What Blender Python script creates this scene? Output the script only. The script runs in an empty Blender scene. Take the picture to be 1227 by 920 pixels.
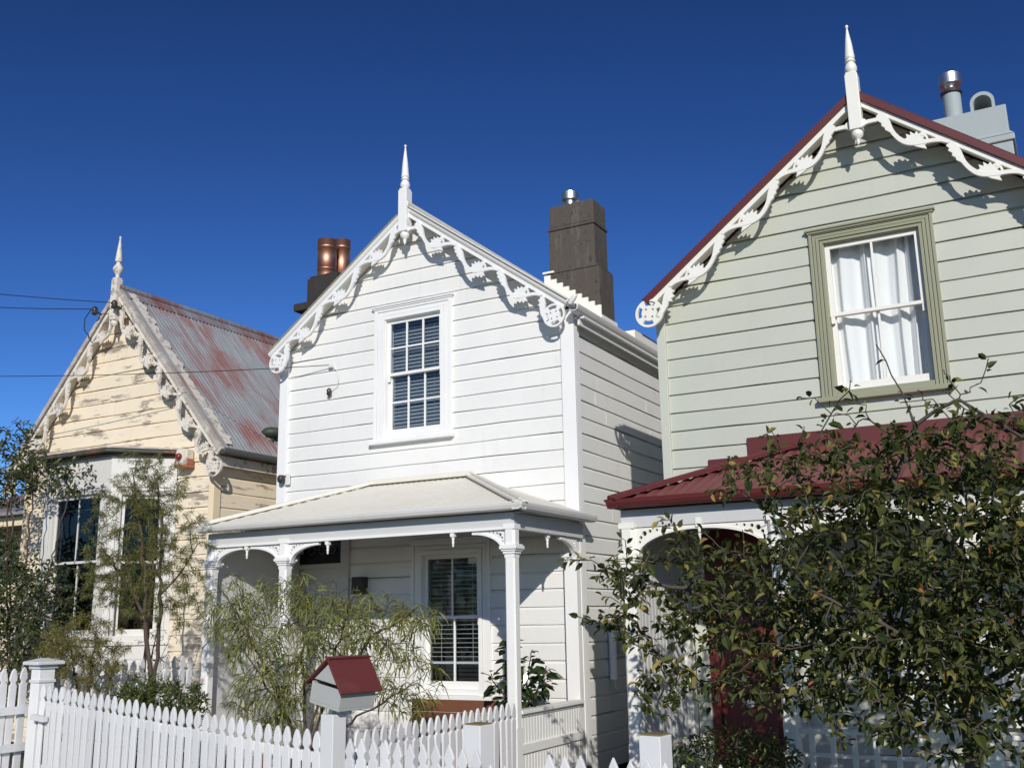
import bpy, math, random
import numpy as np
from mathutils import Vector, Matrix
from mathutils.geometry import tessellate_polygon
R_ = math.radians
scene = bpy.context.scene
COL = scene.collection
rng = random.Random(7)

# ------------------------------------------------------------------ materials
def new_mat(name):
    m = bpy.data.materials.new(name); m.use_nodes = True
    nt = m.node_tree; nt.nodes.clear()
    out = nt.nodes.new('ShaderNodeOutputMaterial')
    return m, nt, out

def N(nt, kind, **kw):
    n = nt.nodes.new(kind)
    for k, v in kw.items():
        if k in n.inputs.keys(): n.inputs[k].default_value = v
        else: setattr(n, k, v)
    return n

def noise(nt, scale, mapping=(1, 1, 1), detail=5, rough=.6, coord='Object'):
    tc = nt.nodes.new('ShaderNodeTexCoord')
    mp = nt.nodes.new('ShaderNodeMapping'); mp.inputs['Scale'].default_value = mapping
    nt.links.new(tc.outputs[coord], mp.inputs['Vector'])
    n = nt.nodes.new('ShaderNodeTexNoise')
    n.inputs['Scale'].default_value = scale; n.inputs['Detail'].default_value = detail; n.inputs['Roughness'].default_value = rough
    nt.links.new(mp.outputs[0], n.inputs['Vector'])
    return n.outputs['Fac']

def ramp(nt, fac, stops):
    r = nt.nodes.new('ShaderNodeValToRGB')
    e = r.color_ramp.elements
    while len(e) < len(stops): e.new(.5)
    for k, (p, c) in enumerate(stops):
        e[k].position = p; e[k].color = (c[0], c[1], c[2], 1) if hasattr(c, '__len__') else (c, c, c, 1)
    nt.links.new(fac, r.inputs[0])
    return r.outputs[0]

def mix(nt, fac, a, b, mode='MIX'):
    n = nt.nodes.new('ShaderNodeMix'); n.data_type = 'RGBA'; n.blend_type = mode
    def put(sock, v):
        if isinstance(v, bpy.types.NodeSocket): nt.links.new(v, sock)
        elif hasattr(v, '__len__'): sock.default_value = (v[0], v[1], v[2], 1)
        else: sock.default_value = v
    put(n.inputs[0], fac); put(n.inputs[6], a); put(n.inputs[7], b)
    return n.outputs[2]

def paint(name, col, rough=.55, dirt=.08, dirt_col=(.35, .32, .26), wear=None, wear_col=(.38, .36, .33), wear_map=(1, 1, 1), wear_scale=3, bump=.05, metallic=0, tone=False, bscale=60, objrand=False):
    """painted or plain surface: faint mottling, thin grime, optional worn patches"""
    m, nt, out = new_mat(name)
    b = N(nt, 'ShaderNodeBsdfPrincipled', Roughness=rough, Metallic=metallic)
    base = mix(nt, ramp(nt, noise(nt, 1.7), [(.3, 0), (.7, 1)]), tuple(c * .965 for c in col), tuple(min(1, c * 1.02) for c in col))
    g = ramp(nt, noise(nt, 5.5, (1.6, 1.6, .28), 8, .7), [(.55, 0), (.8, 1)])
    gm = N(nt, 'ShaderNodeMath', operation='MULTIPLY'); nt.links.new(g, gm.inputs[0]); gm.inputs[1].default_value = dirt
    base = mix(nt, gm.outputs[0], base, dirt_col)
    if wear:
        w = ramp(nt, noise(nt, wear_scale, wear_map, 9, .72), [(wear - .03, 0), (wear + .03, 1)])
        base = mix(nt, w, base, mix(nt, noise(nt, 30, wear_map), tuple(c * .55 for c in wear_col), tuple(c * 1.4 for c in wear_col)))
    if objrand:
        oi = N(nt, 'ShaderNodeObjectInfo'); base = mix(nt, 1.0, base, ramp(nt, oi.outputs['Random'], [(0, .84), (1, 1.0)]), 'MULTIPLY')
    if tone:
        at = N(nt, 'ShaderNodeAttribute', attribute_name='tone')
        base = mix(nt, 1.0, base, at.outputs['Color'], 'MULTIPLY')
    nt.links.new(base, b.inputs['Base Color'])
    if bump:
        bp = N(nt, 'ShaderNodeBump', Strength=bump, Distance=.01)
        nt.links.new(noise(nt, bscale, (1, 1, 1), 3), bp.inputs['Height']); nt.links.new(bp.outputs[0], b.inputs['Normal'])
    nt.links.new(b.outputs[0], out.inputs[0])
    return m

def leaf_mat(name, cols, rough=.5, trans=.25, spec=.4):
    m, nt, out = new_mat(name)
    at = N(nt, 'ShaderNodeAttribute', attribute_name='tone')
    c = ramp(nt, at.outputs['Fac'], cols)
    b = N(nt, 'ShaderNodeBsdfPrincipled', Roughness=rough)
    b.inputs['Specular IOR Level'].default_value = spec
    nt.links.new(c, b.inputs['Base Color'])
    t = N(nt, 'ShaderNodeBsdfTranslucent'); nt.links.new(mix(nt, 1.0, c, (1.1, 1.25, .5), 'MULTIPLY'), t.inputs[0])
    ms = N(nt, 'ShaderNodeMixShader'); ms.inputs[0].default_value = trans
    nt.links.new(b.outputs[0], ms.inputs[1]); nt.links.new(t.outputs[0], ms.inputs[2])
    nt.links.new(ms.outputs[0], out.inputs[0])
    return m

def glass_mat(name, tint=(.85, .9, .95), refl=1.0):
    m, nt, out = new_mat(name)
    t = N(nt, 'ShaderNodeBsdfTransparent'); t.inputs[0].default_value = (*tint, 1)
    g = N(nt, 'ShaderNodeBsdfGlossy', Roughness=.015)
    f = N(nt, 'ShaderNodeFresnel', IOR=1.55)
    k = N(nt, 'ShaderNodeMath', operation='MULTIPLY'); nt.links.new(f.outputs[0], k.inputs[0]); k.inputs[1].default_value = refl
    bp = N(nt, 'ShaderNodeBump', Strength=.06, Distance=.02)
    nt.links.new(noise(nt, 2.5), bp.inputs['Height']); nt.links.new(bp.outputs[0], g.inputs['Normal'])
    ms = N(nt, 'ShaderNodeMixShader'); nt.links.new(k.outputs[0], ms.inputs[0])
    nt.links.new(t.outputs[0], ms.inputs[1]); nt.links.new(g.outputs[0], ms.inputs[2])
    nt.links.new(ms.outputs[0], out.inputs[0])
    return m

M = {}
M['white_board'] = paint('white_board_paint', (.80, .79, .755), .5, .2, wear=.735, wear_scale=7, wear_map=(.35, .35, 4.5), wear_col=(.62, .60, .55), tone=True)
M['white'] = paint('white_trim_paint', (.82, .815, .79), .45, .06)
M['white_fence'] = paint('white_fence_paint', (.77, .77, .765), .55, .22, (.4, .4, .38), wear=.66, wear_scale=11, wear_col=(.50, .47, .43), objrand=True)
M['cream_roof'] = paint('cream_roof_paint', (.72, .69, .60), .55, .35, (.36, .33, .26), wear=.7, wear_scale=6, wear_col=(.45, .42, .36))
M['gutter_white'] = paint('gutter_paint', (.70, .69, .65), .5, .25, (.4, .38, .33))
M['fascia_grey'] = paint('fascia_paint', (.58, .58, .57), .5, .1)
M['panel_grey'] = paint('panel_paint', (.62, .62, .60), .6, .2)
M['sage_board'] = paint('sage_board_paint', (.53, .545, .46), .5, .14, wear=.75, wear_scale=7, wear_map=(.35, .35, 4.5), wear_col=(.40, .41, .36), tone=True)
M['sage'] = paint('sage_trim_paint', (.53, .545, .46), .5, .08)
M['olive'] = paint('olive_trim_paint', (.285, .29, .19), .5, .15, (.4, .42, .3))
M['ivory'] = paint('ivory_trim_paint', (.82, .80, .72), .45, .05)
M['red_roof'] = paint('red_roof_paint', (.175, .048, .044), .6, .6, (.24, .11, .095))
M['red_trim'] = paint('red_trim_paint', (.11, .018, .018), .5, .25, (.16, .05, .045))
M['red_door'] = paint('red_door_paint', (.13, .019, .018), .4, .15, (.08, .02, .02))
M['cream_board'] = paint('cream_board_paint', (.84, .725, .545), .65, .45, (.46, .37, .26), wear=.563, wear_scale=2.7, wear_map=(.55, .55, 2.4), wear_col=(.36, .30, .23), tone=True)
M['cream'] = paint('cream_trim_paint', (.80, .66, .45), .6, .3, (.4, .32, .22), wear=.66, wear_scale=6, wear_col=(.33, .29, .25))
M['peeling'] = paint('peeling_trim_paint', (.72, .66, .56), .7, .4, (.35, .3, .24), wear=.56, wear_scale=9, wear_col=(.36, .33, .30))
M['weathered'] = paint('weathered_timber', (.40, .36, .31), .8, .5, (.25, .23, .2), wear=.55, wear_scale=8, wear_col=(.55, .5, .44))
M['rusty_shadow_trim'] = paint('rusty_shadow_trim', (.055, .06, .045), .7, .4, (.2, .15, .1), wear=.56, wear_scale=5, wear_col=(.22, .09, .05))  # green-black base paints the shadow line under the gable, with rust patches
M['bay_white'] = paint('bay_paint', (.66, .64, .59), .6, .4, (.35, .34, .33), wear=.66, wear_scale=7, wear_col=(.4, .38, .36))
M['concrete'] = paint('chimney_concrete', (.082, .070, .056), .95, .9, (.17, .15, .12), wear=.61, wear_scale=16, wear_map=(1, 1, .6), wear_col=(.045, .04, .034), bump=.9, bscale=38)
M['dark_brick'] = paint('chimney_brick', (.035, .03, .027), .9, .5, (.09, .075, .06), bump=.5)
M['copper'] = paint('copper_sheet', (.62, .30, .20), .48, .5, (.25, .11, .08), metallic=1, bump=.04, bscale=12)
M['steel'] = paint('steel_sheet', (.66, .64, .60), .38, .3, (.3, .3, .3), metallic=1, bump=.02)
M['dark_metal'] = paint('dark_metal', (.03, .03, .032), .5, .1)
M['blue_grey'] = paint('blue_grey_render', (.36, .41, .41), .7, .2, (.25, .28, .28))
M['grey_box'] = paint('grey_box_paint', (.42, .43, .41), .5, .1)
M['grey_metal'] = paint('grey_gutter_paint', (.12, .13, .135), .5, .3, (.25, .25, .25))
M['dark_slat'] = paint('dark_blind', (.31, .335, .345), .5, .1, bump=0)
M['white_slat'] = paint('white_blind', (.75, .75, .74), .5, .05, bump=0)
M['curtain'] = paint('curtain_cloth', (.88, .88, .87), .85, .02, bump=.05)
M['black_cable'] = paint('cable_rubber', (.012, .012, .014), .6, 0, bump=0)
M['white_plastic'] = paint('white_plastic', (.75, .75, .73), .35, .05, bump=0)
M['orange'] = paint('orange_plastic', (.42, .12, .06), .5, .5)
M['red_lens'] = paint('red_lens', (.20, .03, .025), .15, .05, bump=0)
M['porcelain'] = paint('brown_porcelain', (.05, .035, .03), .2, .05, bump=0)
M['wood'] = paint('brown_stained_timber', (.17, .065, .032), .6, .4, (.06, .03, .02), bump=.2)
M['moss'] = paint('mossy_timber', (.22, .17, .07), .9, .6, (.12, .12, .05), bump=.3)
M['pot'] = paint('slate_pot', (.05, .055, .06), .6, .2)
M['bark'] = paint('grey_bark', (.085, .07, .055), .9, .6, (.16, .15, .12), bump=.6, bscale=80)
M['twig'] = paint('brown_twig', (.075, .05, .035), .85, .3, bump=0)
M['green_twig'] = paint('green_twig', (.10, .10, .04), .8, .3, bump=0)
M['interior'] = paint('dark_interior', (.03, .03, .03), .9, 0, bump=0)
M['lead_glass'] = paint('leadlight_glass', (.02, .02, .025), .15, .1, bump=.1, bscale=20)
M['sticker'] = paint('sticker_paper', (.6, .62, .62), .6, 0, bump=0)
M['concrete_path'] = paint('footpath_concrete', (.26, .245, .22), .9, .3, bump=.2)
M['asphalt'] = paint('road_asphalt', (.05, .05, .052), .9, .3, bump=.4)
M['soil'] = paint('garden_ground', (.07, .075, .035), .95, .6, (.10, .07, .045), bump=.5, bscale=20)
M['glass'] = glass_mat('window_glass', (.90, .93, .95), .65)
M['glass_dark'] = glass_mat('window_glass_dark', (.55, .57, .58), .35)
M['glass_clear'] = glass_mat('window_glass_clear', (.95, .96, .96), .35)

def rust_mat():
    m, nt, out = new_mat('rusted_red_iron')
    b = N(nt, 'ShaderNodeBsdfPrincipled', Roughness=.6)
    f1 = noise(nt, 1.0, (.9, 9.0, .7), 9, .72)
    f2 = noise(nt, 1.1, (.9, 1.2, .8), 5, .6)
    ad = N(nt, 'ShaderNodeMath', operation='ADD'); nt.links.new(f1, ad.inputs[0]); nt.links.new(f2, ad.inputs[1])
    hf = N(nt, 'ShaderNodeMath', operation='MULTIPLY'); nt.links.new(ad.outputs[0], hf.inputs[0]); hf.inputs[1].default_value = .5
    red = ramp(nt, hf.outputs[0], [(.465, 0), (.585, .88)])
    zinc = mix(nt, noise(nt, 1.0, (2.2, 17, 1.6), 8, .7), (.13, .14, .15), (.38, .40, .42))
    redc = mix(nt, noise(nt, 1.0, (2.5, 17, 2), 8, .7), (.14, .052, .046), (.32, .125, .105))
    nt.links.new(mix(nt, red, zinc, redc), b.inputs['Base Color'])
    nt.links.new(b.outputs[0], out.inputs[0])
    return m
M['rust_roof'] = rust_mat()

# ------------------------------------------------------------------ mesh builder
ORIGIN = {}
class MB:
    def __init__(s): s.v = []; s.f = []; s.mi = []; s.tone = []; s.sm = []
    def face(s, pts, mi=0, tone=1.0, smooth=False):
        b = len(s.v); s.v.extend([tuple(p) for p in pts]); s.f.append(tuple(range(b, b + len(pts)))); s.mi.append(mi); s.tone.append(tone); s.sm.append(smooth)
    def idx(s, verts, faces, mi=0, tone=1.0, smooth=False):
        b = len(s.v); s.v.extend([tuple(p) for p in verts])
        for f in faces: s.f.append(tuple(b + i for i in f)); s.mi.append(mi); s.tone.append(tone); s.sm.append(smooth)
    def hexa(s, p, mi=0):
        # p: 8 points, bottom 4 ccw then top 4
        s.idx(p, [(3, 2, 1, 0), (4, 5, 6, 7), (0, 1, 5, 4), (1, 2, 6, 5), (2, 3, 7, 6), (3, 0, 4, 7)], mi)
    def box(s, x0, x1, y0, y1, z0, z1, mi=0):
        s.hexa([(x0, y0, z0), (x1, y0, z0), (x1, y1, z0), (x0, y1, z0), (x0, y0, z1), (x1, y0, z1), (x1, y1, z1), (x0, y1, z1)], mi)
    def fbox(s, fr, a0, a1, b0, b1, c0, c1, mi=0):
        """box in a local frame: fr(a, b, c) -> world"""
        s.hexa([fr(a0, b0, c0), fr(a1, b0, c0), fr(a1, b1, c0), fr(a0, b1, c0), fr(a0, b0, c1), fr(a1, b0, c1), fr(a1, b1, c1), fr(a0, b1, c1)], mi)
    def tube(s, pts, rad, sides=8, mi=0, cap=True, tone=1.0):
        pts = [Vector(p) for p in pts]; n = len(pts)
        if not hasattr(rad, '__len__'): rad = [rad] * n
        rings = []; up = None
        for i in range(n):
            d = (pts[min(i + 1, n - 1)] - pts[max(i - 1, 0)])
            if d.length < 1e-9: d = Vector((0, 0, 1))
            d.normalize()
            if up is None:
                up = Vector((1, 0, 0)) if abs(d.x) < .8 else Vector((0, 1, 0))
            a = (up - d * up.dot(d))
            if a.length < 1e-6: a = d.orthogonal()
            a.normalize(); b = d.cross(a); up = a
            rings.append([pts[i] + (a * math.cos(2 * math.pi * k / sides) + b * math.sin(2 * math.pi * k / sides)) * rad[i] for k in range(sides)])
        V = [v for r in rings for v in r]; F = []
        for i in range(n - 1):
            for k in range(sides):
                F.append((i * sides + k, i * sides + (k + 1) % sides, (i + 1) * sides + (k + 1) % sides, (i + 1) * sides + k))
        s.idx(V, F, mi, tone, True)
        if cap:
            s.face(rings[0][::-1], mi, tone); s.face(rings[-1], mi, tone)
    def lathe(s, cx, cy, prof, sides=16, mi=0, smooth=True, rot=0):
        """prof: list of (radius, z)"""
        V = []; F = []
        for r, z in prof:
            for k in range(sides):
                a = 2 * math.pi * (k + .5) / sides + rot; V.append((cx + r * math.cos(a), cy + r * math.sin(a), z))
        for i in range(len(prof) - 1):
            for k in range(sides):
                F.append((i * sides + k, i * sides + (k + 1) % sides, (i + 1) * sides + (k + 1) % sides, (i + 1) * sides + k))
        s.idx(V, F, mi, 1.0, smooth)
        s.face([V[k] for k in range(sides)][::-1], mi); s.face([V[(len(prof) - 1) * sides + k] for k in range(sides)], mi)
    def plate(s, loops, fr, t0, t1, mi=0):
        """flat cut-out: outer loop + holes in (a, b); fr(a, b, t) -> world"""
        flat = [p for l in loops for p in l]
        tris = tessellate_polygon([[Vector((p[0], p[1], 0)) for p in l] for l in loops])
        n = len(flat)
        V = [fr(p[0], p[1], t0) for p in flat] + [fr(p[0], p[1], t1) for p in flat]
        F = [tuple(t) for t in tris] + [tuple(i + n for i in t[::-1]) for t in tris]
        b = 0
        for l in loops:
            k = len(l)
            for i in range(k): F.append((b + i, b + (i + 1) % k, n + b + (i + 1) % k, n + b + i))
            b += k
        s.idx(V, F, mi)
    def build(s, name, mats, parent=None, bevel=0, recalc=True, shade=False):
        if not isinstance(mats, (list, tuple)): mats = [mats]
        me = bpy.data.meshes.new(name)
        o0 = ORIGIN.get(parent.name, Vector((0, 0, 0))) if parent else Vector((0, 0, 0))
        vs = np.array(s.v, dtype=np.float64) - np.array(o0)
        me.from_pydata(vs.tolist(), [], s.f)
        for m in mats: me.materials.append(m)
        me.polygons.foreach_set('material_index', s.mi)
        me.polygons.foreach_set('use_smooth', [bool(x) for x in s.sm])
        at = me.attributes.new('tone', 'FLOAT', 'FACE'); at.data.foreach_set('value', [float(t) for t in s.tone])
        me.update()
        if recalc:
            import bmesh
            bm = bmesh.new(); bm.from_mesh(me); bmesh.ops.recalc_face_normals(bm, faces=bm.faces); bm.to_mesh(me); bm.free()
        ob = bpy.data.objects.new(name, me); COL.objects.link(ob)
        if parent: ob.parent = parent
        ORIGIN[ob.name] = o0
        if bevel:
            md = ob.modifiers.new('edge', 'BEVEL'); md.width = bevel; md.segments = 2; md.limit_method = 'ANGLE'; md.angle_limit = R_(50)
            md.harden_normals = False
        return ob

def thing(name, label, cat, loc, group=None):
    o = bpy.data.objects.new(name, None); COL.objects.link(o); o.location = loc; o.empty_display_size = .2
    o['label'] = label; o['category'] = cat
    if group: o['group'] = group
    ORIGIN[o.name] = Vector(loc)
    return o
def tag(o, label, cat, group=None):
    o['label'] = label; o['category'] = cat
    if group: o['group'] = group
    return o
def structure(o): o['kind'] = 'structure'; return o

# ------------------------------------------------------------------ camera, light, sky
F_PX = 1222.53
yaw, pitch, roll = 0.500111307, 0.227144313, -0.017151889
Fw = Vector((-math.sin(yaw) * math.cos(pitch), math.cos(yaw) * math.cos(pitch), math.sin(pitch)))
R0 = Vector((math.cos(yaw), math.sin(yaw), 0)); U0 = R0.cross(Fw)
Rt = R0 * math.cos(roll) + U0 * math.sin(roll); Up = -R0 * math.sin(roll) + U0 * math.cos(roll)
cam = bpy.data.cameras.new('camera'); cam.sensor_fit = 'HORIZONTAL'; cam.sensor_width = 36; cam.lens = 36 * F_PX / 1227; cam.clip_end = 2000; cam.clip_start = .05
co = bpy.data.objects.new('camera', cam); COL.objects.link(co)
mm = Matrix.Identity(4)
for i in range(3): mm[i][0] = Rt[i]; mm[i][1] = Up[i]; mm[i][2] = -Fw[i]
mm[0][3], mm[1][3], mm[2][3] = 0, 0, 1.6
co.matrix_world = mm; scene.camera = co

SUN_D = Vector((-.59, 1, -.50)).normalized()
sl = bpy.data.lights.new('sun', 'SUN'); sl.energy = 3.75; sl.angle = R_(.53); sl.color = (1, .955, .885)
so = bpy.data.objects.new('sun', sl); COL.objects.link(so); so.rotation_euler = SUN_D.to_track_quat('-Z', 'Y').to_euler(); so.location = (6, -10, 12)
w = bpy.data.worlds.new('World'); scene.world = w; w.use_nodes = True
nt = w.node_tree; nt.nodes.clear()
sky = nt.nodes.new('ShaderNodeTexSky'); sky.sky_type = 'NISHITA'; sky.sun_disc = False
sky.sun_elevation = math.asin(-SUN_D.z); sky.sun_rotation = math.atan2(-SUN_D.x, -SUN_D.y)
sky.altitude = 900; sky.air_density = 1.0; sky.dust_density = .2; sky.ozone_density = 4.0
bg = nt.nodes.new('ShaderNodeBackground'); bg.inputs[1].default_value = .074
wo = nt.nodes.new('ShaderNodeOutputWorld')
gm = nt.nodes.new('ShaderNodeGamma'); gm.inputs[1].default_value = 1.75
sc_ = nt.nodes.new('ShaderNodeMix'); sc_.data_type = 'RGBA'; sc_.blend_type = 'MULTIPLY'; sc_.inputs[0].default_value = 1; sc_.inputs[7].default_value = (.285, .312, .345, 1)
nt.links.new(sky.outputs[0], gm.inputs[0]); nt.links.new(gm.outputs[0], sc_.inputs[6]); nt.links.new(sc_.outputs[2], bg.inputs[0]); nt.links.new(bg.outputs[0], wo.inputs[0])
vs = scene.view_settings; vs.view_transform = 'Standard'; vs.look = 'None'; vs.exposure = 0.0; vs.gamma = 1; vs.use_curve_mapping = False

# ------------------------------------------------------------------ ground
b = MB(); b.face([(-300, -300, -.02), (300, -300, -.02), (300, 300, -.02), (-300, 300, -.02)]); structure(b.build('ground', M['soil']))
b = MB(); b.box(-80, 80, 2.2, 5.0, -.06, .0); structure(b.build('footpath', M['concrete_path']))
b = MB(); b.face([(-80, -6, -.016), (80, -6, -.016), (80, 2.05, -.016), (-80, 2.05, -.016)]); structure(b.build('road', M['asphalt']))
b = MB(); b.box(-80, 80, 2.05, 2.2, -.1, .004); structure(b.build('kerb', M['concrete_path'], bevel=.02))
b = MB(); b.box(-4.45, -3.62, 5.75, 17, -.05, .012); structure(b.build('path', M['concrete_path']))

# ------------------------------------------------------------------ weatherboard walls
def boards(mb, O, U, Nn, xl, xr, z0, z1, pitch, openings=(), seed=1, depth=.020, wave=.0036):
    """rusticated boards: lip, face, scallop. O + U*x + z + Nn*off"""
    O = Vector(O); U = Vector(U); Nn = Vector(Nn); r = random.Random(seed)
    Z = Vector((0, 0, 1))
    nb = int(math.ceil((z1 - z0) / pitch))
    for i in range(nb):
        zb = z0 + i * pitch; zt = zb + pitch
        ph1, ph2, ph3 = r.uniform(0, 6), r.uniform(0, 6), r.uniform(0, 6); tl = 1 - r.uniform(0, .045)
        def P(x, z, off, lip):
            dz = wave * (math.sin(x * 1.7 + ph1) + .6 * math.sin(x * 4.1 + ph2) + .3 * math.sin(x * 11 + ph3)) if lip else 0
            do = .0015 * math.sin(x * 2.3 + ph3) if lip else 0
            return O + U * x + Z * (z + dz) + Nn * (off + do)
        segs = [(zb, zb, -depth, 0, 1, 1), (zb, zt - .034, 0, 0, 1, 0), (zt - .034, zt - .007, 0, -depth * .85, 0, 0), (zt - .007, zt, -depth * .85, -depth, 0, 1)]
        for za, zc, oa, oc, la, lc in segs:
            if za >= z1: continue
            cuts = sorted({za, min(zc, z1)} | {z for o in openings for z in (o[2], o[3]) if za < z < min(zc, z1)})
            if len(cuts) == 1: cuts = [za, min(zc, z1)]
            for a, c in zip(cuts[:-1], cuts[1:]):
                f = (lambda z: 0 if zc == za else (z - za) / (zc - za))
                offa = oa + (oc - oa) * f(a); offc = oa + (oc - oa) * (1 if zc == za else f(c))
                mid = (a + c) / 2
                iv = [(xl(a), xr(a), xl(c), xr(c))]
                for o in openings:
                    if o[2] - 1e-6 <= mid <= o[3] + 1e-6 and (a < o[3] - 1e-6) and (c > o[2] + 1e-6 or a > o[2]):
                        nv = []
                        for p0, p1, q0, q1 in iv:
                            if o[0] >= p1 or o[1] <= p0: nv.append((p0, p1, q0, q1)); continue
                            if p0 < o[0]: nv.append((p0, o[0], q0, o[0]))
                            if p1 > o[1]: nv.append((o[1], p1, o[1], q1))
                        iv = nv
                for p0, p1, q0, q1 in iv:
                    if p1 - p0 < 1e-4 and q1 - q0 < 1e-4: continue
                    n = max(1, int((p1 - p0) / .22))
                    for k in range(n):
                        t0, t1 = k / n, (k + 1) / n
                        A = P(p0 + (p1 - p0) * t0, a, offa, la and a == za); B = P(p0 + (p1 - p0) * t1, a, offa, la and a == za)
                        Cc = P(q0 + (q1 - q0) * t1, c, offc, lc and c == zc or (la and zc == za)); D = P(q0 + (q1 - q0) * t0, c, offc, lc and c == zc or (la and zc == za))
                        mb.face([A, B, Cc, D], 0, tl)

# ------------------------------------------------------------------ corrugated sheets
def corrugated(mb, E0, A, La, Nn, top, base=lambda a: 0.0, S=None, period=.076, amp=.008, mi=0, per=6):
    """E0 eave start, A along eave, S up the slope; each column runs from base(a) to top(a) along S"""
    E0 = Vector(E0); A = Vector(A); S = Vector(S); Nn = Vector(Nn)
    n = int(La / period * per) + 1; V = []; F = []
    for i in range(n + 1):
        a = La * i / n; off = amp * math.sin(2 * math.pi * a / period)
        p = E0 + A * a + Nn * off; t0, t1 = base(a), max(top(a), base(a) + 1e-4)
        V += [p + S * t0, p + S * t1]
    for i in range(n): F.append((2 * i, 2 * i + 2, 2 * i + 3, 2 * i + 1))
    mb.idx(V, F, mi, 1.0, True)

# ------------------------------------------------------------------ bargeboard fretwork
def rake_frame(cx, az, m, sg, y):
    c = 1 / math.hypot(1, m); s_ = m * c
    def fr(s, wv, t):  # s down the rake, wv below the roof line, t towards the viewer
        return Vector((cx + sg * (s * c - wv * s_), y - t, az - s * s_ - wv * c))
    return fr

def ribbon(pts, hw):
    L, Rr = [], []
    n = len(pts)
    for i, (x, y) in enumerate(pts):
        x0, y0 = pts[max(i - 1, 0)]; x1, y1 = pts[min(i + 1, n - 1)]
        d = math.hypot(x1 - x0, y1 - y0) or 1; nx, ny = -(y1 - y0) / d, (x1 - x0) / d
        h = hw[i] if hasattr(hw, '__len__') else hw
        L.append((x + nx * h, y + ny * h)); Rr.append((x - nx * h, y - ny * h))
    return L + Rr[::-1]

def circle(x, y, r, n=14, a0=0): return [(x + r * math.cos(a0 + 2 * math.pi * k / n), y + r * math.sin(a0 + 2 * math.pi * k / n)) for k in range(n)]

def fretwork(mb, fr, nodes, wheel, wr, curl, A=.135, wn=.098, thick=.032, jag=0.0, r=None):
    r = r or random.Random(3)
    T = thick
    prof = lambda p: math.sin(math.pi * p ** .90 * (1 if p < .5 else 1)) ** 1.15 if p < 0 else (math.sin(math.pi * .5 * min(1, p / .50)) ** 1.25 if p < .50 else (.5 + .5 * math.cos(math.pi * (p - .50) / .50)) ** 1.15)
    for i in range(len(nodes) - 1):
        s0, s1 = nodes[i], nodes[i + 1]; L = s1 - s0
        if L < .2: continue
        cl = []; hw = []
        for k in range(29):
            p = k / 28
            cl.append((s0 + L * p, wn + A * prof(p))); hw.append(.0175 + .017 * math.exp(-((p - .14) / .10) ** 2) + .004 * math.exp(-((p - .55) / .2) ** 2))
        mb.plate([ribbon(cl, hw)], fr, 0, T)
        # acanthus lobes on the outer side of the falling stem
        out = []; inn = []
        lob = [(.02, .020), (.04, .052), (.085, .040), (.105, .062), (.15, .040), (.175, .056), (.215, .036), (.24, .046), (.275, .026), (.31, .018)]
        for p, t in lob:
            t = t + jag * r.uniform(-.012, .014)
            out.append((s0 + L * p - t * .75, wn + A * prof(p) + t * .62)); inn.append((s0 + L * p, wn + A * prof(p)))
        mb.plate([out + inn[::-1]], fr, .002, T + .002)
        # small leaf curling back from the dip towards the strip
        sc = A / .145
        pl = [(.80, .86), (.745, .70), (.765, .56), (.70, .60), (.725, .40), (.675, .42), (.69, .20), (.655, .02), (.62, .06), (.60, .26), (.555, .16), (.555, .36), (.485, .32), (.52, .52), (.455, .56), (.50, .74), (.47, .92), (.56, 1.0), (.68, .98)]
        mb.plate([[(s0 + L * a, wn + A * b_ + jag * r.uniform(-.010, .010)) for a, b_ in pl]], fr, .004, T - .004)
        mb.plate([circle(s0 + L * .655, wn + .020, .024, 10)], fr, .006, T - .001)
        mb.plate([ribbon([(s0 + L * .735, wn + .45 * A), (s0 + L * .735, wn + .05), (s0 + L * .685, wn + .024)], .010)], fr, .005, T - .003)
    # stem running into the wheel
    nl = nodes[-2] if nodes[-1] - nodes[-2] < .2 else nodes[-1]
    e_s, e_w = wheel[0] - wr * .62, wheel[1] + wr * .55
    mb.plate([ribbon([(nl, wn), (nl + (e_s - nl) * .35, wn + (e_w - wn) * .45), (nl + (e_s - nl) * .7, wn + (e_w - wn) * .85), (e_s + .04, e_w + .02)], [.021, .036, .030, .022])], fr, .0005, T)
    q = [(nl + .01, wn + .03), (nl - .015, wn + .075), (nl + .03, wn + .075), (nl + .02, wn + .12), (nl + .07, wn + .11), (nl + .075, wn + .145), (nl + .11, wn + .11), (nl + .09, wn + .05)]
    mb.plate([q], fr, .0025, T + .002)
    # wheel end
    sw, ww = wheel
    holes = []
    for q in range(4):
        a0 = q * math.pi / 2 + .26; a1 = a0 + 1.05
        o = [(sw + .84 * wr * math.cos(a0 + (a1 - a0) * k / 7), ww + .84 * wr * math.sin(a0 + (a1 - a0) * k / 7)) for k in range(8)]
        o += [(sw + .55 * wr * math.cos(a1 - (a1 - a0) * k / 4), ww + .55 * wr * math.sin(a1 - (a1 - a0) * k / 4)) for k in range(5)]
        holes.append(o)
    for q in range(4):
        a = q * math.pi / 2; holes.append(circle(sw + .36 * wr * math.cos(a), ww + .36 * wr * math.sin(a), .09 * wr, 7))
    mb.plate([circle(sw, ww, wr, 28)] + holes, fr, .001, T + .003)
    # curl beside the finial
    cs, cw = curl
    mb.plate([circle(cs, cw, .038, 12)], fr, .001, T + .004)
    mb.plate([ribbon([(cs + .0, cw + .02), (cs + .04, cw - .03), (cs + .10, cw - .075), (nodes[0] + .03, wn + .01)], .019)], fr, .003, T + .001)

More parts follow.
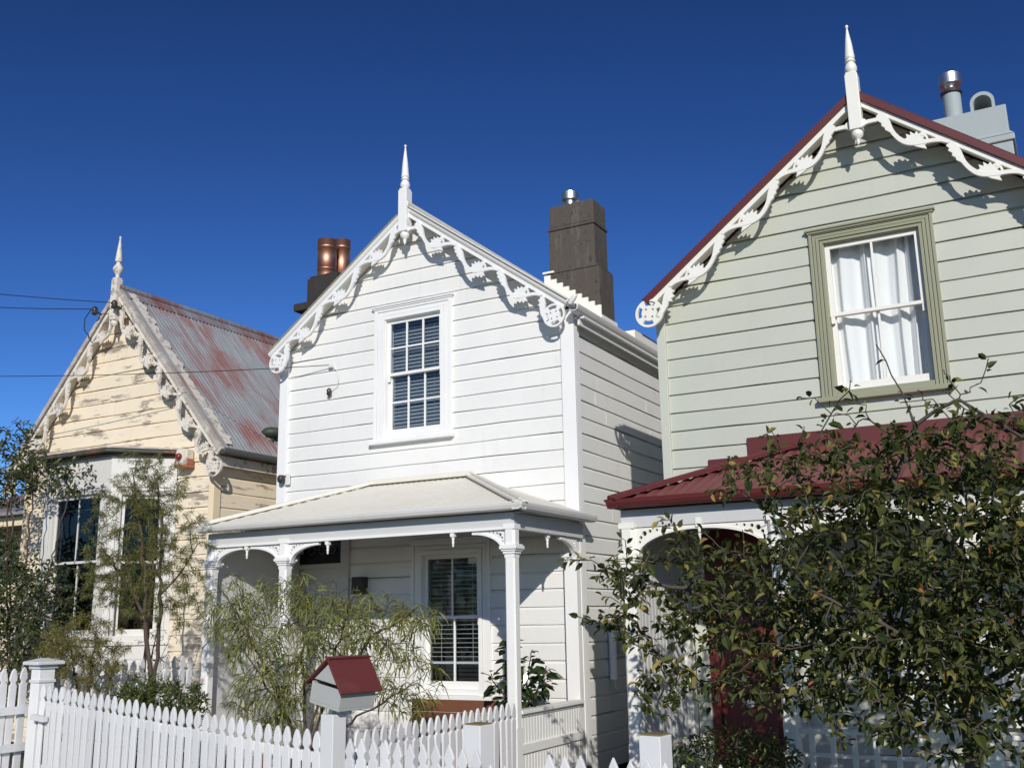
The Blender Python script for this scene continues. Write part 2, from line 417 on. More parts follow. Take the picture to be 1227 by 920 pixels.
def fretted_gable(parent, cx, az, m, y, strip, nodes, wheel, wr, curl, slen, matn, fmat, cap_mat, cap_r, A=.135, wn=.098, jag=0.0, cap_square=None):
    for sg in (-1, 1):
        fr = rake_frame(cx, az, m, sg, y)
        mb = MB(); mb.fbox(fr, .03, slen, strip[0], strip[1], -.028, .018)
        mb.fbox(fr, .03, slen, .02, strip[0] + .004, -.20, -.03)
        bb = mb.build('bargeboard', matn, parent)
        mb = MB(); fretwork(mb, fr, nodes, wheel, wr, curl, A=A, wn=wn, jag=jag, r=random.Random(11 + sg)); mb.build('fretwork', fmat, bb)
        mb = MB()
        if cap_square: mb.fbox(fr, 0, slen + .02, cap_square[0], cap_square[1], -cap_r * 2.5, .045)
        else:
            mb.tube([fr(0, .012, -.015), fr(slen + .01, .012, -.015)], cap_r, 12)
            mb.fbox(fr, 0, slen, -.002, .034, -.2, .01)
        mb.build('barge_cap', cap_mat, bb)

def finial(parent, x, y, z_pend, z_shaft0, z_shaft1, z_tip, wdt, mat, style=0):
    mb = MB(); h = wdt / 2
    mb.box(x - h, x + h, y - h, y + h, z_shaft0 + .02, z_shaft1)
    mb.box(x - h * .86, x + h * .86, y - h * .86, y + h * .86, z_shaft1, z_shaft1 + .025)
    top = z_shaft1 + .02
    if style == 0:
        prof = [(h * .55, top), (h * .95, top + .03), (h * 1.0, top + .06), (h * .8, top + .10), (h * .5, top + .115), (h * .85, top + .125), (h * .85, top + .14), (h * .55, top + .15), (h * .80, top + .165)]
        c0 = top + .165
        prof += [(h * .80, c0), (h * .55, c0 + (z_tip - c0) * .45), (h * .16, z_tip - .045), (h * .12, z_tip - .03), (h * .3, z_tip - .016), (h * .22, z_tip)]
    else:
        prof = [(h * .55, top), (h * .5, top + .03), (h * .6, top + .06), (h * 1.2, top + .11), (h * 1.35, top + .15), (h * .9, top + .20), (h * .5, top + .23), (h * .5, top + .245), (h * .95, top + .26)]
        c0 = top + .26
        prof += [(h * .6, c0 + (z_tip - c0) * .45), (h * .2, z_tip - .045), (h * .32, z_tip - .02), (h * .2, z_tip)]
    mb.lathe(x, y, prof, 12)
    pr = [(h * .75, z_shaft0 + .02), (h * .95, z_shaft0 - .01), (h * .9, z_shaft0 - .04), (h * .45, z_shaft0 - .065), (h * .3, z_shaft0 - .08), (h * .36, z_shaft0 - .095), (h * .08, z_pend)]
    mb.lathe(x, y, pr[::-1], 12)
    mb.build('finial', mat, parent, bevel=.006)

# ------------------------------------------------------------------ windows
def sash_window(parent, O, U, Nn, x0, x1, z0, z1, aw, cols, rows, mats, cover, meet=None, cap=True, sill=True, sticker=False, grooves=2, glass='glass', horns=True, room=.5, head_room=0):
    """double-hung sash window; O+U*x+z+Nn*off. window > sash > pane ..."""
    O = Vector(O); U = Vector(U); Nn = Vector(Nn); Z = Vector((0, 0, 1))
    fr = lambda a, b, c: O + U * a + Z * b + Nn * c
    am, sm = mats
    mb = MB()
    i0, i1, j0, j1 = x0 + aw, x1 - aw, z0 + .06, z1 - aw
    # architrave: stepped mouldings, mitred look by nesting
    for k in range(grooves + 1):
        f = k / (grooves + 1); g = (k + 1) / (grooves + 1)
        off = [.030, .022, .034, .024][k % 4]
        a0, a1 = x0 + aw * f, x0 + aw * g - .006
        mb.fbox(fr, a0, a1, z0, z1 - aw * f, -.03, off)
        mb.fbox(fr, x1 - aw * g + .006, x1 - aw * f, z0, z1 - aw * f, -.03, off)
        mb.fbox(fr, a1, x1 - aw * g + .006, z1 - aw * g + .006, z1 - aw * f - .0005, -.03, off - .001)
        mb.fbox(fr, a1 - .001, a1 + .0065, z0, z1 - aw * f, -.03, .012)
        mb.fbox(fr, x1 - aw * g - .0005, x1 - aw * g + .007, z0, z1 - aw * f, -.03, .012)
        mb.fbox(fr, a1, x1 - aw * g, z1 - aw * g - .0005, z1 - aw * g + .007, -.03, .011)
    # reveals
    mb.fbox(fr, i0 - .03, i0 - .001, j0, j1 + .02, -.17, -.031); mb.fbox(fr, i1 + .001, i1 + .03, j0, j1 + .02, -.17, -.031)
    mb.fbox(fr, i0 - .03, i1 + .03, j1, j1 + .03, -.17, -.032)
    if cap:
        mb.fbox(fr, x0 - .03, x1 + .03, z1 + .002, z1 + .024, -.03, .058)
        mb.fbox(fr, x0 - .012, x1 + .012, z1 - .018, z1 + .001, -.03, .043)
    win = mb.build('window', am, parent, bevel=.003)
    if sill:
        mb = MB(); mb.fbox(fr, x0 - .03, x1 + .03, z0 - .045, z0 + .002, -.15, .085); mb.fbox(fr, i0, i1, z0 + .003, j0, -.15, .012)
        mb.build('sill', am, win, bevel=.005)
    if not sill:
        mb = MB(); mb.fbox(fr, x0, x1, z0 - .02, j0 + .002, -.15, .014); mb.build('sill', am, win, bevel=.004)
    zm = meet if meet else (j0 + j1) / 2
    st = .045
    for nm, za, zb, o0, o1 in (('sash', zm - .02, j1, -.062, -.030), ('sash', j0, zm + .02, -.108, -.074)):
        mb = MB(); top = nm == 'sash' and za > j0 + .1
        br = .034 if top else .085
        tr = .045 if top else .034
        mb.fbox(fr, i0, i0 + st, za, zb, o0, o1); mb.fbox(fr, i1 - st, i1, za, zb, o0, o1)
        mb.fbox(fr, i0 + st, i1 - st, za, za + br, o0, o1 - .001); mb.fbox(fr, i0 + st, i1 - st, zb - tr, zb, o0, o1 - .001)
        g0, g1, h0, h1 = i0 + st, i1 - st, za + br, zb - tr
        for c in range(1, cols):
            xx = g0 + (g1 - g0) * c / cols; mb.fbox(fr, xx - .010, xx + .010, h0, h1, o0 + .004, o1 - .004)
        for q in range(1, rows):
            zz = h0 + (h1 - h0) * q / rows; mb.fbox(fr, g0, g1, zz - .010, zz + .010, o0 + .005, o1 - .005)
        if top and horns:
            for xa in (i0 + .004, i1 - .04): mb.fbox(fr, xa, xa + .036, za - .07, za, o0 + .002, o1 - .002)
        sh = mb.build('sash', sm, win, bevel=.002)
        mb = MB(); c = (o0 + o1) / 2; mb.fbox(fr, g0 - .005, g1 + .005, h0 - .005, h1 + .005, c - .002, c + .002); mb.build('pane', M[glass], win)
    if cover[0] == 'blind':
        _, sp, tilt, wd, mat, zlow = cover
        mb = MB(); z = j1 - .04
        while z > zlow:
            dz = wd * math.sin(tilt) / 2; dn = wd * math.cos(tilt) / 2; jz = rng.uniform(-.002, .002)
            mb.idx([fr(i0 + .012, z + dz + jz, -.16 + dn), fr(i1 - .012, z + dz - jz, -.16 + dn), fr(i1 - .012, z - dz - jz, -.16 - dn), fr(i0 + .012, z - dz + jz, -.16 - dn),
                    fr(i0 + .012, z + dz + jz + .003, -.16 + dn), fr(i1 - .012, z + dz - jz + .003, -.16 + dn), fr(i1 - .012, z - dz - jz + .003, -.16 - dn), fr(i0 + .012, z - dz + jz + .003, -.16 - dn)],
                   [(0, 1, 2, 3), (7, 6, 5, 4), (0, 4, 5, 1), (1, 5, 6, 2), (2, 6, 7, 3), (3, 7, 4, 0)])
            z -= sp
        mb.fbox(fr, i0 + .012, i1 - .012, zlow - .03, zlow - .005, -.175, -.145)
        for q in (.22, .78):
            xx = i0 + (i1 - i0) * q; mb.tube([fr(xx, j1, -.158 + wd / 2), fr(xx, zlow - .03, -.158 + wd / 2)], .0022, 5)
        mb.build('blind', mat, win)
    else:
        mb = MB(); n = 110; V = []; Fc = []
        for side, (xa, xb) in enumerate(((i0 - .02, (i0 + i1) / 2 + .012), ((i0 + i1) / 2 - .012, i1 + .02))):
            V = []; Fc = []; nz = 6
            for k in range(n + 1):
                t = k / n
                for q in range(nz + 1):
                    u = q / nz
                    a = t * 3.1 * 2 * math.pi + 1.6 * math.sin(t * 7 + side * 2) + .5 * math.sin(u * 2.5 + side)
                    V.append(fr(xa + (xb - xa) * t + .008 * math.sin(u * 4 + t * 8), j0 - .02 + (j1 - j0 + .03) * u, -.195 + .030 * math.sin(a) + .007 * math.sin(2.6 * a + 1) - .01 * side))
            for k in range(n):
                for q in range(nz): Fc.append((k * (nz + 1) + q, (k + 1) * (nz + 1) + q, (k + 1) * (nz + 1) + q + 1, k * (nz + 1) + q + 1))
            mb.idx(V, Fc, 0, 1.0, True)
        mb.build('curtain', M['curtain'], win, recalc=False)
    if sticker:
        mb = MB(); mb.fbox(fr, i1 - .16, i1 - .05, j1 - .115, j1 - .05, -.0405, -.0385); mb.build('sticker', M['sticker'], win)
    # near-black sheet standing in for the unlit room behind
    mb = MB(); mb.fbox(fr, i0 - .25, i1 + .25, j0 - .2, j1 + .2, -.9, -.88); mb.build('dark_room_backing', M['interior'], win)
    return win

# ------------------------------------------------------------------ verandah pieces
def post(parent, x, y, z0, zc, z1, wdt, mat, half=False):
    mb = MB(); h = wdt / 2
    c = h * .28
    prof = [(-h, -h + c), (-h + c, -h), (h - c, -h), (h, -h + c), (h, h - c), (h - c, h), (-h + c, h), (-h, h - c)]
    mb.plate([prof], lambda a, b_, t: Vector((x + a, y + b_, t)), z0 + .5, zc - .05)
    mb.box(x - h, x + h, y - h, y + h, z0, z0 + .5); mb.box(x - h, x + h, y - h, y + h, zc - .05, zc - .012)
    p = mb.build('post', mat, parent, bevel=.003)
    mb = MB()
    for a, z, zz in ((1.22, -.012, .012), (1.45, .012, .03), (1.70, .03, .062), (1.5, .062, .076)):
        mb.box(x - h * a, x + h * a, y - h * a, y + h * a, zc + z, zc + zz)
    q = h * 1.12
    mb.plate([[(-q, -q * .6), (-q * .6, -q), (q * .6, -q), (q, -q * .6), (q, q * .6), (q * .6, q), (-q * .6, q), (-q, q * .6)]], lambda a, b_, t: Vector((x + a, y + b_, t)), zc + .076, z1 - .05)
    mb.box(x - q * 1.08, x + q * 1.08, y - q * 1.08, y + q * 1.08, z1 - .05, z1)
    mb.build('capital', mat, p, bevel=.004)
    return p

def bracket(parent, x, y, z, sx, W, H, mat, axis='x', thick=.035):
    """fretted quarter-arch bracket, from the post at x towards sx"""
    if axis == 'x': fr = lambda a, b_, t: Vector((x + sx * a, y - t, z - b_))
    else: fr = lambda a, b_, t: Vector((x - t, y + sx * a, z - b_))
    mb = MB(); e = .022
    arc = [(W - (W - e) * math.sin(t * math.pi / 2 / 14), H - (H - e) * math.cos(t * math.pi / 2 / 14)) for t in range(15)]
    holes = []
    for (a, b_, r) in ((.16, .20, .075), (.10, .34, .052), (.25, .13, .052), (.36, .10, .042), (.08, .50, .040), (.47, .075, .028)):
        holes.append(circle(a * W, b_ * H + .004, r * min(W, H) * 1.25, 9))
    mb.plate([[(0.001, 0.0), (W, 0.0)] + arc + [(0.001, H)]] + holes, fr, 0, thick)
    mb.plate([ribbon(arc, .011)], fr, -.006, thick + .008)
    mb.build('bracket', mat, parent)

def drop(parent, x, y, z, mat, s=1.0):
    mb = MB(); mb.box(x - .02 * s, x + .02 * s, y - .02 * s, y + .02 * s, z - .035 * s, z + .03)
    mb.lathe(x, y, [(.004, z - .125 * s), (.012, z - .115 * s), (.010, z - .095 * s), (.016, z - .085 * s), (.010, z - .07 * s), (.017, z - .05 * s), (.017, z - .034 * s)], 10)
    mb.build('drop', mat, parent)

def gutter(parent, pts, mat, r=.055, sub=None, name='gutter'):
    """ogee gutter run along a polyline (outer top edge)"""
    mb = MB()
    for a, b_ in zip(pts[:-1], pts[1:]):
        a = Vector(a); b_ = Vector(b_); d = (b_ - a).normalized(); n = Vector((d.y, -d.x, 0))  # outward
        prof = [(0, 0), (.010, -.010), (.005, -.034), (-.010, -.064), (-.026, -.075), (-.10, -.075), (-.10, -.004), (-.094, -.004), (-.094, -.067), (-.018, -.067), (-.008, -.004)]
        mb.plate([prof], lambda u, v, t: a.lerp(b_, t) + n * u + Vector((0, 0, v)), 0, 1)
    return mb.build(name, mat, parent)

Z = Vector((0, 0, 1))
# =================================================================== WHITE HOUSE
HX0, HX1, HY, HM, HAZ, HCX = -8.90, -4.68, 10.0, .73, 6.62, -6.80
house = thing('weatherboard_house', 'white two-storey weatherboard house between the cream cottage and the sage green house', 'house', ((HX0 + HX1) / 2, HY, 0))
def under(cx, az, m, x, drop_=.07): return az - drop_ - m * abs(x - cx)
opU = (-7.36, -6.31, 3.77, 5.40); opL = (-6.79, -5.82, .80, 2.46); opD = (-8.62, -7.80, .0, 2.70)
mb = MB()
xl = lambda z: max(HX0 + .075, HCX - (HAZ - .09 - z) / HM); xr = lambda z: min(HX1 - .075, HCX + (HAZ - .09 - z) / HM)
boards(mb, (0, HY, 0), (1, 0, 0), (0, -1, 0), xl, xr, .05, HAZ - .10, .1877, [opU, opL, opD], seed=5, depth=.023)
wf = mb.build('front_wall', M['white_board'], house, recalc=False)
mb = MB()
boards(mb, (HX1, HY, 0), (0, 1, 0), (1, 0, 0), lambda z: .06, lambda z: 8.0, .05, 5.0, .1877, [], seed=8, depth=.026)
for k in range(26):   # butt joints in the boards
    i = rng.randint(4, 25); yy = rng.choice([.55, .95, 1.35, 2.2, 2.6, 3.0, 3.6]) + rng.uniform(-.1, .1); zb = .05 + i * .1877
    mb.box(HX1 - .003, HX1 + .0022, HY + yy - .006, HY + yy + .006, zb + .004, zb + .15)
mb.build('side_wall', M['white_board'], house, recalc=False)
mb = MB()
mb.face([(HX0, HY + .03, 0), (HX0, HY + 8, 0), (HX0, HY + 8, 5.05), (HX0, HY + .03, 5.05)])
mb.face([(HX0, HY + 8, 0), (HX1 - .02, HY + 8, 0), (HX1 - .02, HY + 8, 5.05), (HCX, HY + 8, HAZ - .1), (HX0, HY + 8, 5.05)])
mb.build('rear_wall', M['white_board'], house, recalc=False)
mb = MB(); mb.box(HX0 - .012, HX0 + .125, HY - .035, HY + .05, 0, 5.05); mb.build('corner_board', M['white'], house, bevel=.004)
mb = MB(); mb.box(HX1 - .135, HX1 + .030, HY - .038, HY - .001, 0, 5.0); mb.box(HX1 - .001, HX1 + .028, HY - .0, HY + .11, 0, 5.0)
mb.build('corner_board', M['white'], house, bevel=.004)
# roof
mb = MB(); c = 1 / math.hypot(1, HM)
sl_ = 2.16 / c
for sg in (-1, 1):
    A = Vector((0, 1, 0)); S = Vector((-sg * c, 0, HM * c)); nn = Vector((sg * HM * c, 0, c))
    E0 = Vector((HCX + sg * 2.16, HY - .24, HAZ - HM * 2.16)) + nn * .012
    corrugated(mb, E0, A, 8.6, nn, lambda a: sl_, S=S)
    fr = rake_frame(HCX, HAZ, HM, sg, HY)
    mb.fbox(fr, 0, sl_ - .02, .012, .06, -8.3, .12)
mb.build('roof', M['cream_roof'], house, recalc=False)
rf = [o for o in house.children if o.name.startswith('roof')][0] if house.children else None
mb = MB(); mb.tube([(HCX, HY - .24, HAZ + .03), (HCX, HY + 8.3, HAZ + .03)], .05, 10); mb.build('ridge_cap', M['cream_roof'], rf)
gy0 = HY - .2
gutter(rf, [(HX1 + .175, HY - .22, 4.985), (HX1 + .175, HY + 8.2, 4.985)], M['gutter_white'])
gutter(rf, [(HX0 - .11, HY + 8.2, 4.97), (HX0 - .11, HY + .25, 4.97)], M['gutter_white'])
mb = MB(); mb.box(HX1 + .002, HX1 + .16, HY - .02, HY + 8.2, 4.87, 4.89); mb.box(HX1 + .075, HX1 + .098, HY - .02, HY + 8.2, 4.80, 4.93); mb.build('soffit', M['white'], rf)
fretted_gable(house, HCX, HAZ, HM, HY - .19, (.055, .095), [.27, .97, 1.69, 2.37, 2.53], (2.635, .215), .135, (.19, .235), 2.68, M['white'], M['white'], M['gutter_white'], .042, A=.165, wn=.095)
finial(house, HCX - .03, HY - .20, 6.13, 6.27, 6.84, 7.46, .125, M['white'])
# stop-ends where the barge meets the gutter
mb = MB(); mb.tube([(HX1 + .10, HY - .26, 4.98), (HX1 + .15, HY - .27, 5.03), (HX1 + .185, HY - .26, 5.07)], [.03, .035, .015], 8); mb.build('barge_stop', M['gutter_white'], house)
# windows
sash_window(house, (0, HY, 0), (1, 0, 0), (0, -1, 0), -7.405, -6.265, 3.745, 5.43, .165, 3, 2, (M['white'], M['white']), ('blind', .046, R_(-55), .046, M['dark_slat'], 3.86), meet=4.575)
sash_window(house, (0, HY, 0), (1, 0, 0), (0, -1, 0), -6.835, -5.775, .80, 2.50, .155, 2, 1, (M['white'], M['white']), ('blind', .050, R_(14), .036, M['white_slat'], 1.16), meet=1.645, sticker=True, head_room=0)
# front door
mb = MB()
mb.box(-8.66, -8.55, HY - .035, HY + .1, .15, 2.72); mb.box(-7.855, -7.735, HY - .035, HY + .1, .15, 2.72); mb.box(-8.55, -7.855, HY - .035, HY + .1, 2.65, 2.72); mb.box(-8.55, -7.855, HY - .02, HY + .1, 2.255, 2.31)
df = mb.build('door_frame', M['fascia_grey'], house, bevel=.004)
mb = MB(); mb.box(-8.55, -7.855, HY + .03, HY + .075, .17, 2.255)
for (xa, xb) in ((-8.45, -8.27), (-8.14, -7.96)):
    for (za, zb) in ((.35, 1.0), (1.15, 2.08)): mb.box(xa, xb, HY + .018, HY + .03, za, zb)
d_ = mb.build('door', M['panel_grey'], df, bevel=.004)
mb = MB(); mb.box(-8.55, -7.855, HY + .04, HY + .05, 2.31, 2.65, 0)
for xx in (-8.36, -8.20, -8.04):
    mb.plate([circle(xx, 2.48, .055, 8), circle(xx, 2.48, .045, 8)[::-1]], lambda a, b_, t: Vector((a, HY + .04 - t, b_)), .001, .006, 1)
mb.build('fanlight', [M['lead_glass'], M['grey_metal']], df)
mb = MB(); mb.box(-7.62, -7.46, HY - .12, HY - .001, 1.93, 2.13); mb.build('wall_lamp', M['dark_metal'], house, bevel=.008)
# verandah
PY, PF = 8.46, 8.28; GZ = 2.655; VX0, VX1 = -8.50, -4.46
mb = MB()
TL, TR, TZ = -7.43, -6.02, 3.215
S = Vector((0, HY - PF, TZ - GZ)); Ls = S.length; S.normalize(); nn = Vector((0, -S.z, S.y))
def topf(a):
    x = VX0 + a
    if x < TL: return Ls * (x - VX0) / (TL - VX0)
    if x > TR: return Ls * (VX1 - x) / (VX1 - TR)
    return Ls
corrugated(mb, (VX0, PF, GZ), (1, 0, 0), VX1 - VX0, nn, topf, S=S)
for sg, X0, XT in ((1, VX1, TR), (-1, VX0, TL)):
    run = abs(X0 - XT); S2 = Vector((-sg * run, 0, TZ - GZ)); L2 = S2.length; S2.normalize(); n2 = Vector((sg * S2.z, 0, abs(S2.x)))
    corrugated(mb, (X0, PF, GZ), (0, 1, 0), HY - PF, n2, lambda a: L2 * a / (HY - PF), S=S2)
vr = mb.build('verandah_roof', M['cream_roof'], house, recalc=False)
mb = MB()
for X0, XT in ((VX1, TR), (VX0, TL)):
    a = Vector((X0, PF, GZ + .02)); b_ = Vector((XT, HY - .01, TZ + .022)); d = (b_ - a).normalized(); side = d.cross(Z).normalized(); u = side.cross(d)
    fr = lambda s, wv, t: a + d * s + side * wv + u * t
    mb = MB(); mb.fbox(fr, 0, (b_ - a).length, -.075, .075, -.012, .006); mb.tube([a + u * .012, b_ + u * .012], .02, 8); mb.build('hip_flashing', M['cream_roof'], vr)
mb = MB()
mb.box(TL - .05, TR + .05, HY - .10, HY - .002, TZ + .0, TZ + .02); mb.box(TL - .05, TR + .05, HY - .012, HY - .001, TZ + .02, TZ + .07)
mb.build('apron_flashing', M['cream_roof'], vr)
gutter(vr, [(VX0 - .02, PF - .02, GZ + .015), (VX1 + .02, PF - .02, GZ + .015), (VX1 + .02, HY - .04, GZ + .015)][::1], M['gutter_white'])
mb = MB(); zb0 = 2.435
mb.box(VX0 + .0, -4.61, PY - .035, PY + .035, zb0, 2.585); mb.box(-4.69, -4.612, PY + .036, HY - .04, zb0, 2.585); mb.box(VX0, VX0 + .07, PY + .036, HY - .04, zb0, 2.585)
mb.build('verandah_beam', M['fascia_grey'], house)
mb = MB(); mb.box(-8.38, -4.70, PY - .05, PY - .036, zb0 - .004, zb0 + .022); mb.build('beam_bead', M['white'], house)
mb = MB(); mb.face([(VX0 + .07, PF + .1, 2.585), (VX1 - .08, PF + .1, 2.585), (VX1 - .08, HY, 2.62), (VX0 + .07, HY, 2.62)]); mb.build('verandah_ceiling', M['panel_grey'], house, recalc=False)
for x in (-8.455, -7.40, -4.655): post(house, x, PY, .15, 2.215, zb0 + .045, .105, M['white'])
mb = MB(); mb.box(-4.80, -4.655, HY - .14, HY - .04, .12, 2.21)
pp = mb.build('pilaster', M['white'], house, bevel=.004)
mb = MB(); mb.box(-4.815, -4.64, HY - .155, HY - .041, 2.21, 2.235); mb.box(-4.83, -4.625, HY - .17, HY - .041, 2.236, 2.28); mb.box(-4.80, -4.655, HY - .14, HY - .041, 2.281, 2.44); mb.build('capital', M['white'], pp, bevel=.004)
bz = zb0 - .004
bracket(house, -8.40, PY + .015, bz, 1, .40, .205, M['white']); bracket(house, -7.458, PY + .015, bz, -1, .42, .205, M['white'])
bracket(house, -7.342, PY + .015, bz, 1, .40, .205, M['white']); bracket(house, -4.713, PY + .015, bz, -1, .36, .205, M['white'])
bracket(house, -4.64, HY - .145, bz, -1, .40, .22, M['white'], axis='y')
for x in (-7.93, -6.82, -5.29): drop(house, x, PY - .02, bz, M['white'], 1.1)
drop(house, -4.655, 9.2, bz, M['white'], 1.1)
mb = MB(); mb.box(-8.57, -8.505, PY + .05, HY - .02, .0, 2.60); mb.build('wing_wall', M['panel_grey'], house)
mb = MB(); mb.box(-8.57, -4.60, PY - .06, HY - .03, .02, .148); mb.build('verandah_floor', M['wood'], house)
# side balustrade
mb = MB(); mb.box(-4.71, -4.60, PY + .055, HY - .15, .765, .80)
mb.box(-4.695, -4.63, PY + .055, HY - .15, .735, .764)
bal = mb.build('balustrade', M['white'], house, bevel=.005)
mb = MB(); y = PY + .06
while y < HY - .16: mb.box(-4.665, -4.642, y, y + .054, .16, .734); y += .0575
mb.box(-4.676, -4.668, PY + .06, HY - .15, .16, .73)
mb.build('panelling', M['white'], bal, bevel=.004)
mb = MB(); mb.box(-4.67, -4.622, PY + .056, HY - .15, .42, .50); mb.box(-4.67, -4.622, PY + .056, HY - .15, .15, .23); mb.build('rail', M['white'], bal, bevel=.004)
# chimney of the white house
mb = MB()
mb.box(-5.985, -5.175, 11.96, 12.45, 4.9, 6.22); mb.box(-5.93, -5.24, 11.98, 12.43, 6.22, 6.84)
mb.box(-5.945, -5.225, 11.965, 12.445, 6.84, 6.885); mb.box(-5.915, -5.245, 11.99, 12.42, 6.885, 7.21)
mb.hexa([(-5.985, 11.96, 6.221), (-5.175, 11.96, 6.221), (-5.175, 12.45, 6.221), (-5.985, 12.45, 6.221), (-5.93, 11.981, 6.27), (-5.24, 11.981, 6.27), (-5.24, 12.429, 6.27), (-5.93, 12.429, 6.27)])
ch = mb.build('chimney', M['concrete'], house, bevel=.02); ch['label'] = 'dark weathered concrete chimney'
mb = MB(); mb.lathe(-5.66, 12.15, [(.075, 7.2), (.075, 7.31)], 16, 1); mb.lathe(-5.66, 12.15, [(.08, 7.305), (.122, 7.312), (.122, 7.42), (.118, 7.424)], 36, smooth=False); mb.build('flue', [M['steel'], M['steel']], ch)
mb = MB()
for k in range(9):
    x = -5.99 + k * .0925; zr = HAZ - HM * (x + .0925 - HCX)
    mb.box(x, x + .0925, 11.935, 11.958, zr - .05, HAZ - HM * (x - HCX) + .165)
mb.box(-5.17, -5.15, 11.94, 12.46, HAZ - HM * (-5.16 - HCX) - .05, HAZ - HM * (-5.17 - HCX) + .09)
mb.box(-6.01, -5.84, 11.93, 11.957, 6.225, 6.25)
mb.build('step_flashing', M['ivory'], ch)
mb = MB(); mb.box(-5.16, -4.86, 12.35, 17.2, 4.9, 5.36); mb.hexa([(-5.18, 12.6, 5.361), (-4.84, 12.6, 5.361), (-4.84, 17.2, 5.361), (-5.18, 17.2, 5.361), (-5.18, 12.65, 5.46), (-4.98, 12.65, 5.46), (-4.98, 17.2, 5.46), (-5.18, 17.2, 5.46)], 1); rr = mb.build('rear_dormer', [M['ivory'], M['grey_metal']], house)
# fittings on the front
mb = MB(); mb.box(-8.80, -8.68, HY - .05, HY - .038, 3.32, 3.47); lamp = mb.build('security_light', M['white_plastic'], house, bevel=.006)
mb = MB(); mb.lathe(-8.77, HY - .11, [(.02, 3.34), (.045, 3.36), (.05, 3.41), (.03, 3.44)], 12); mb.tube([(-8.75, HY - .05, 3.43), (-8.77, HY - .11, 3.43)], .012, 6); mb.build('lamp_head', M['dark_metal'], lamp)
mb = MB(); mb.lathe(-8.08, HY - .05, [(.012, 4.40), (.035, 4.42), (.028, 4.45), (.035, 4.47), (.014, 4.50)], 10); mb.build('insulator', M['porcelain'], house)
mb = MB(); pts = [(-8.05, HY - .05, 4.80), (-7.98, HY - .04, 4.74), (-7.95, HY - .025, 4.62), (-7.97, HY - .025, 4.52), (-8.06, HY - .045, 4.48), (-8.12, HY - .03, 4.50)]
mb.tube(pts, .0045, 6); mb.box(-8.10, -8.04, HY - .06, HY - .03, 4.77, 4.82); mb.build('service_cable', M['white_plastic'], house)
# meter box and conduit on the side wall
mb = MB(); mb.box(HX1 + .012, HX1 + .10, 10.82, 10.98, 1.22, 1.42); mb.build('meter_box', M['grey_box'], house, bevel=.006)
mb = MB(); mb.tube([(HX1 + .05, 10.68, .95), (HX1 + .05, 10.68, 1.58)], .045, 10); mb.tube([(HX1 + .05, 10.68, .96), (HX1 + .06, 10.72, .85), (HX1 + .06, 10.82, .86)], .012, 6); mb.build('conduit', M['white'], house)

# =================================================================== SAGE HOUSE
GX0, GX1, GY, GM, GAZ, GCX = -3.555, .815, 9.70, .776, 6.50, -1.37
sage = thing('weatherboard_house', 'sage green two-storey house with red verandah roof behind the apple tree', 'house', (GCX, GY, 0))
mb = MB(); opU = (-1.91, -.865, 3.62, 5.19); opD = (-3.20, -2.45, .0, 2.45); opR = (-1.55, .25, .75, 2.35)
xl = lambda z: max(GX0 + .075, GCX - (GAZ - .09 - z) / GM); xr = lambda z: min(GX1 - .075, GCX + (GAZ - .09 - z) / GM)
boards(mb, (0, GY, 0), (1, 0, 0), (0, -1, 0), xl, xr, .035, GAZ - .1, .1885, [opU, opD, opR], seed=21, depth=.028)
mb.build('front_wall', M['sage_board'], sage, recalc=False)
mb = MB()
mb.face([(GX0, GY + .03, 0), (GX0, GY + 8, 0), (GX0, GY + 8, 4.8), (GX0, GY + .03, 4.8)])
mb.face([(GX1, GY + .0, 0), (GX1, GY + 8, 0), (GX1, GY + 8, 4.8), (GX1, GY + .0, 4.8)])
mb.face([(GX0, GY + 8, 0), (GX1, GY + 8, 0), (GX1, GY + 8, 4.8), (GCX, GY + 8, GAZ - .1), (GX0, GY + 8, 4.8)])
mb.build('rear_wall', M['sage_board'], sage, recalc=False)
mb = MB(); mb.box(GX0 - .012, GX0 + .08, GY - .034, GY + .12, 0, 4.74); mb.build('corner_board', M['sage'], sage, bevel=.004); mb = MB(); mb.box(GX1 - .08, GX1 + .012, GY - .034, GY + .05, 0, 4.74); mb.build('corner_board', M['sage'], sage, bevel=.004)
mb = MB(); c = 1 / math.hypot(1, GM); sl_ = 2.24 / c
for sg in (-1, 1):
    S = Vector((-sg * c, 0, GM * c)); nn = Vector((sg * GM * c, 0, c))
    corrugated(mb, Vector((GCX + sg * 2.24, GY - .28, GAZ - GM * 2.24)) + nn * .012, (0, 1, 0), 8.6, nn, lambda a: sl_, S=S)
    fr = rake_frame(GCX, GAZ, GM, sg, GY); mb.fbox(fr, 0, sl_ - .02, .012, .05, -8.3, .14)
rf = mb.build('roof', M['red_roof'], sage, recalc=False)
mb = MB(); mb.tube([(GCX, GY - .28, GAZ + .03), (GCX, GY + 8.3, GAZ + .03)], .05, 10); mb.build('ridge_cap', M['red_roof'], rf)
gutter(rf, [(GX0 - .11, GY + 8.2, 4.76), (GX0 - .11, GY - .05, 4.76)], M['red_trim'])
fretted_gable(sage, GCX, GAZ, GM, GY - .25, (.062, .108), [.36, 1.08, 1.81, 2.54, 2.72], (2.87, .155), .148, (.27, .245), 2.80, M['ivory'], M['ivory'], M['red_trim'], .088, A=.155, wn=.100, cap_square=(-.005, .060))
finial(sage, GCX + .005, GY - .27, 5.93, 6.055, 6.65, 7.19, .118, M['ivory'])
sash_window(sage, (0, GY, 0), (1, 0, 0), (0, -1, 0), -1.955, -.82, 3.585, 5.24, .135, 2, 1, (M['olive'], M['ivory']), ('curtain',), meet=4.40, grooves=3, glass='glass_clear')
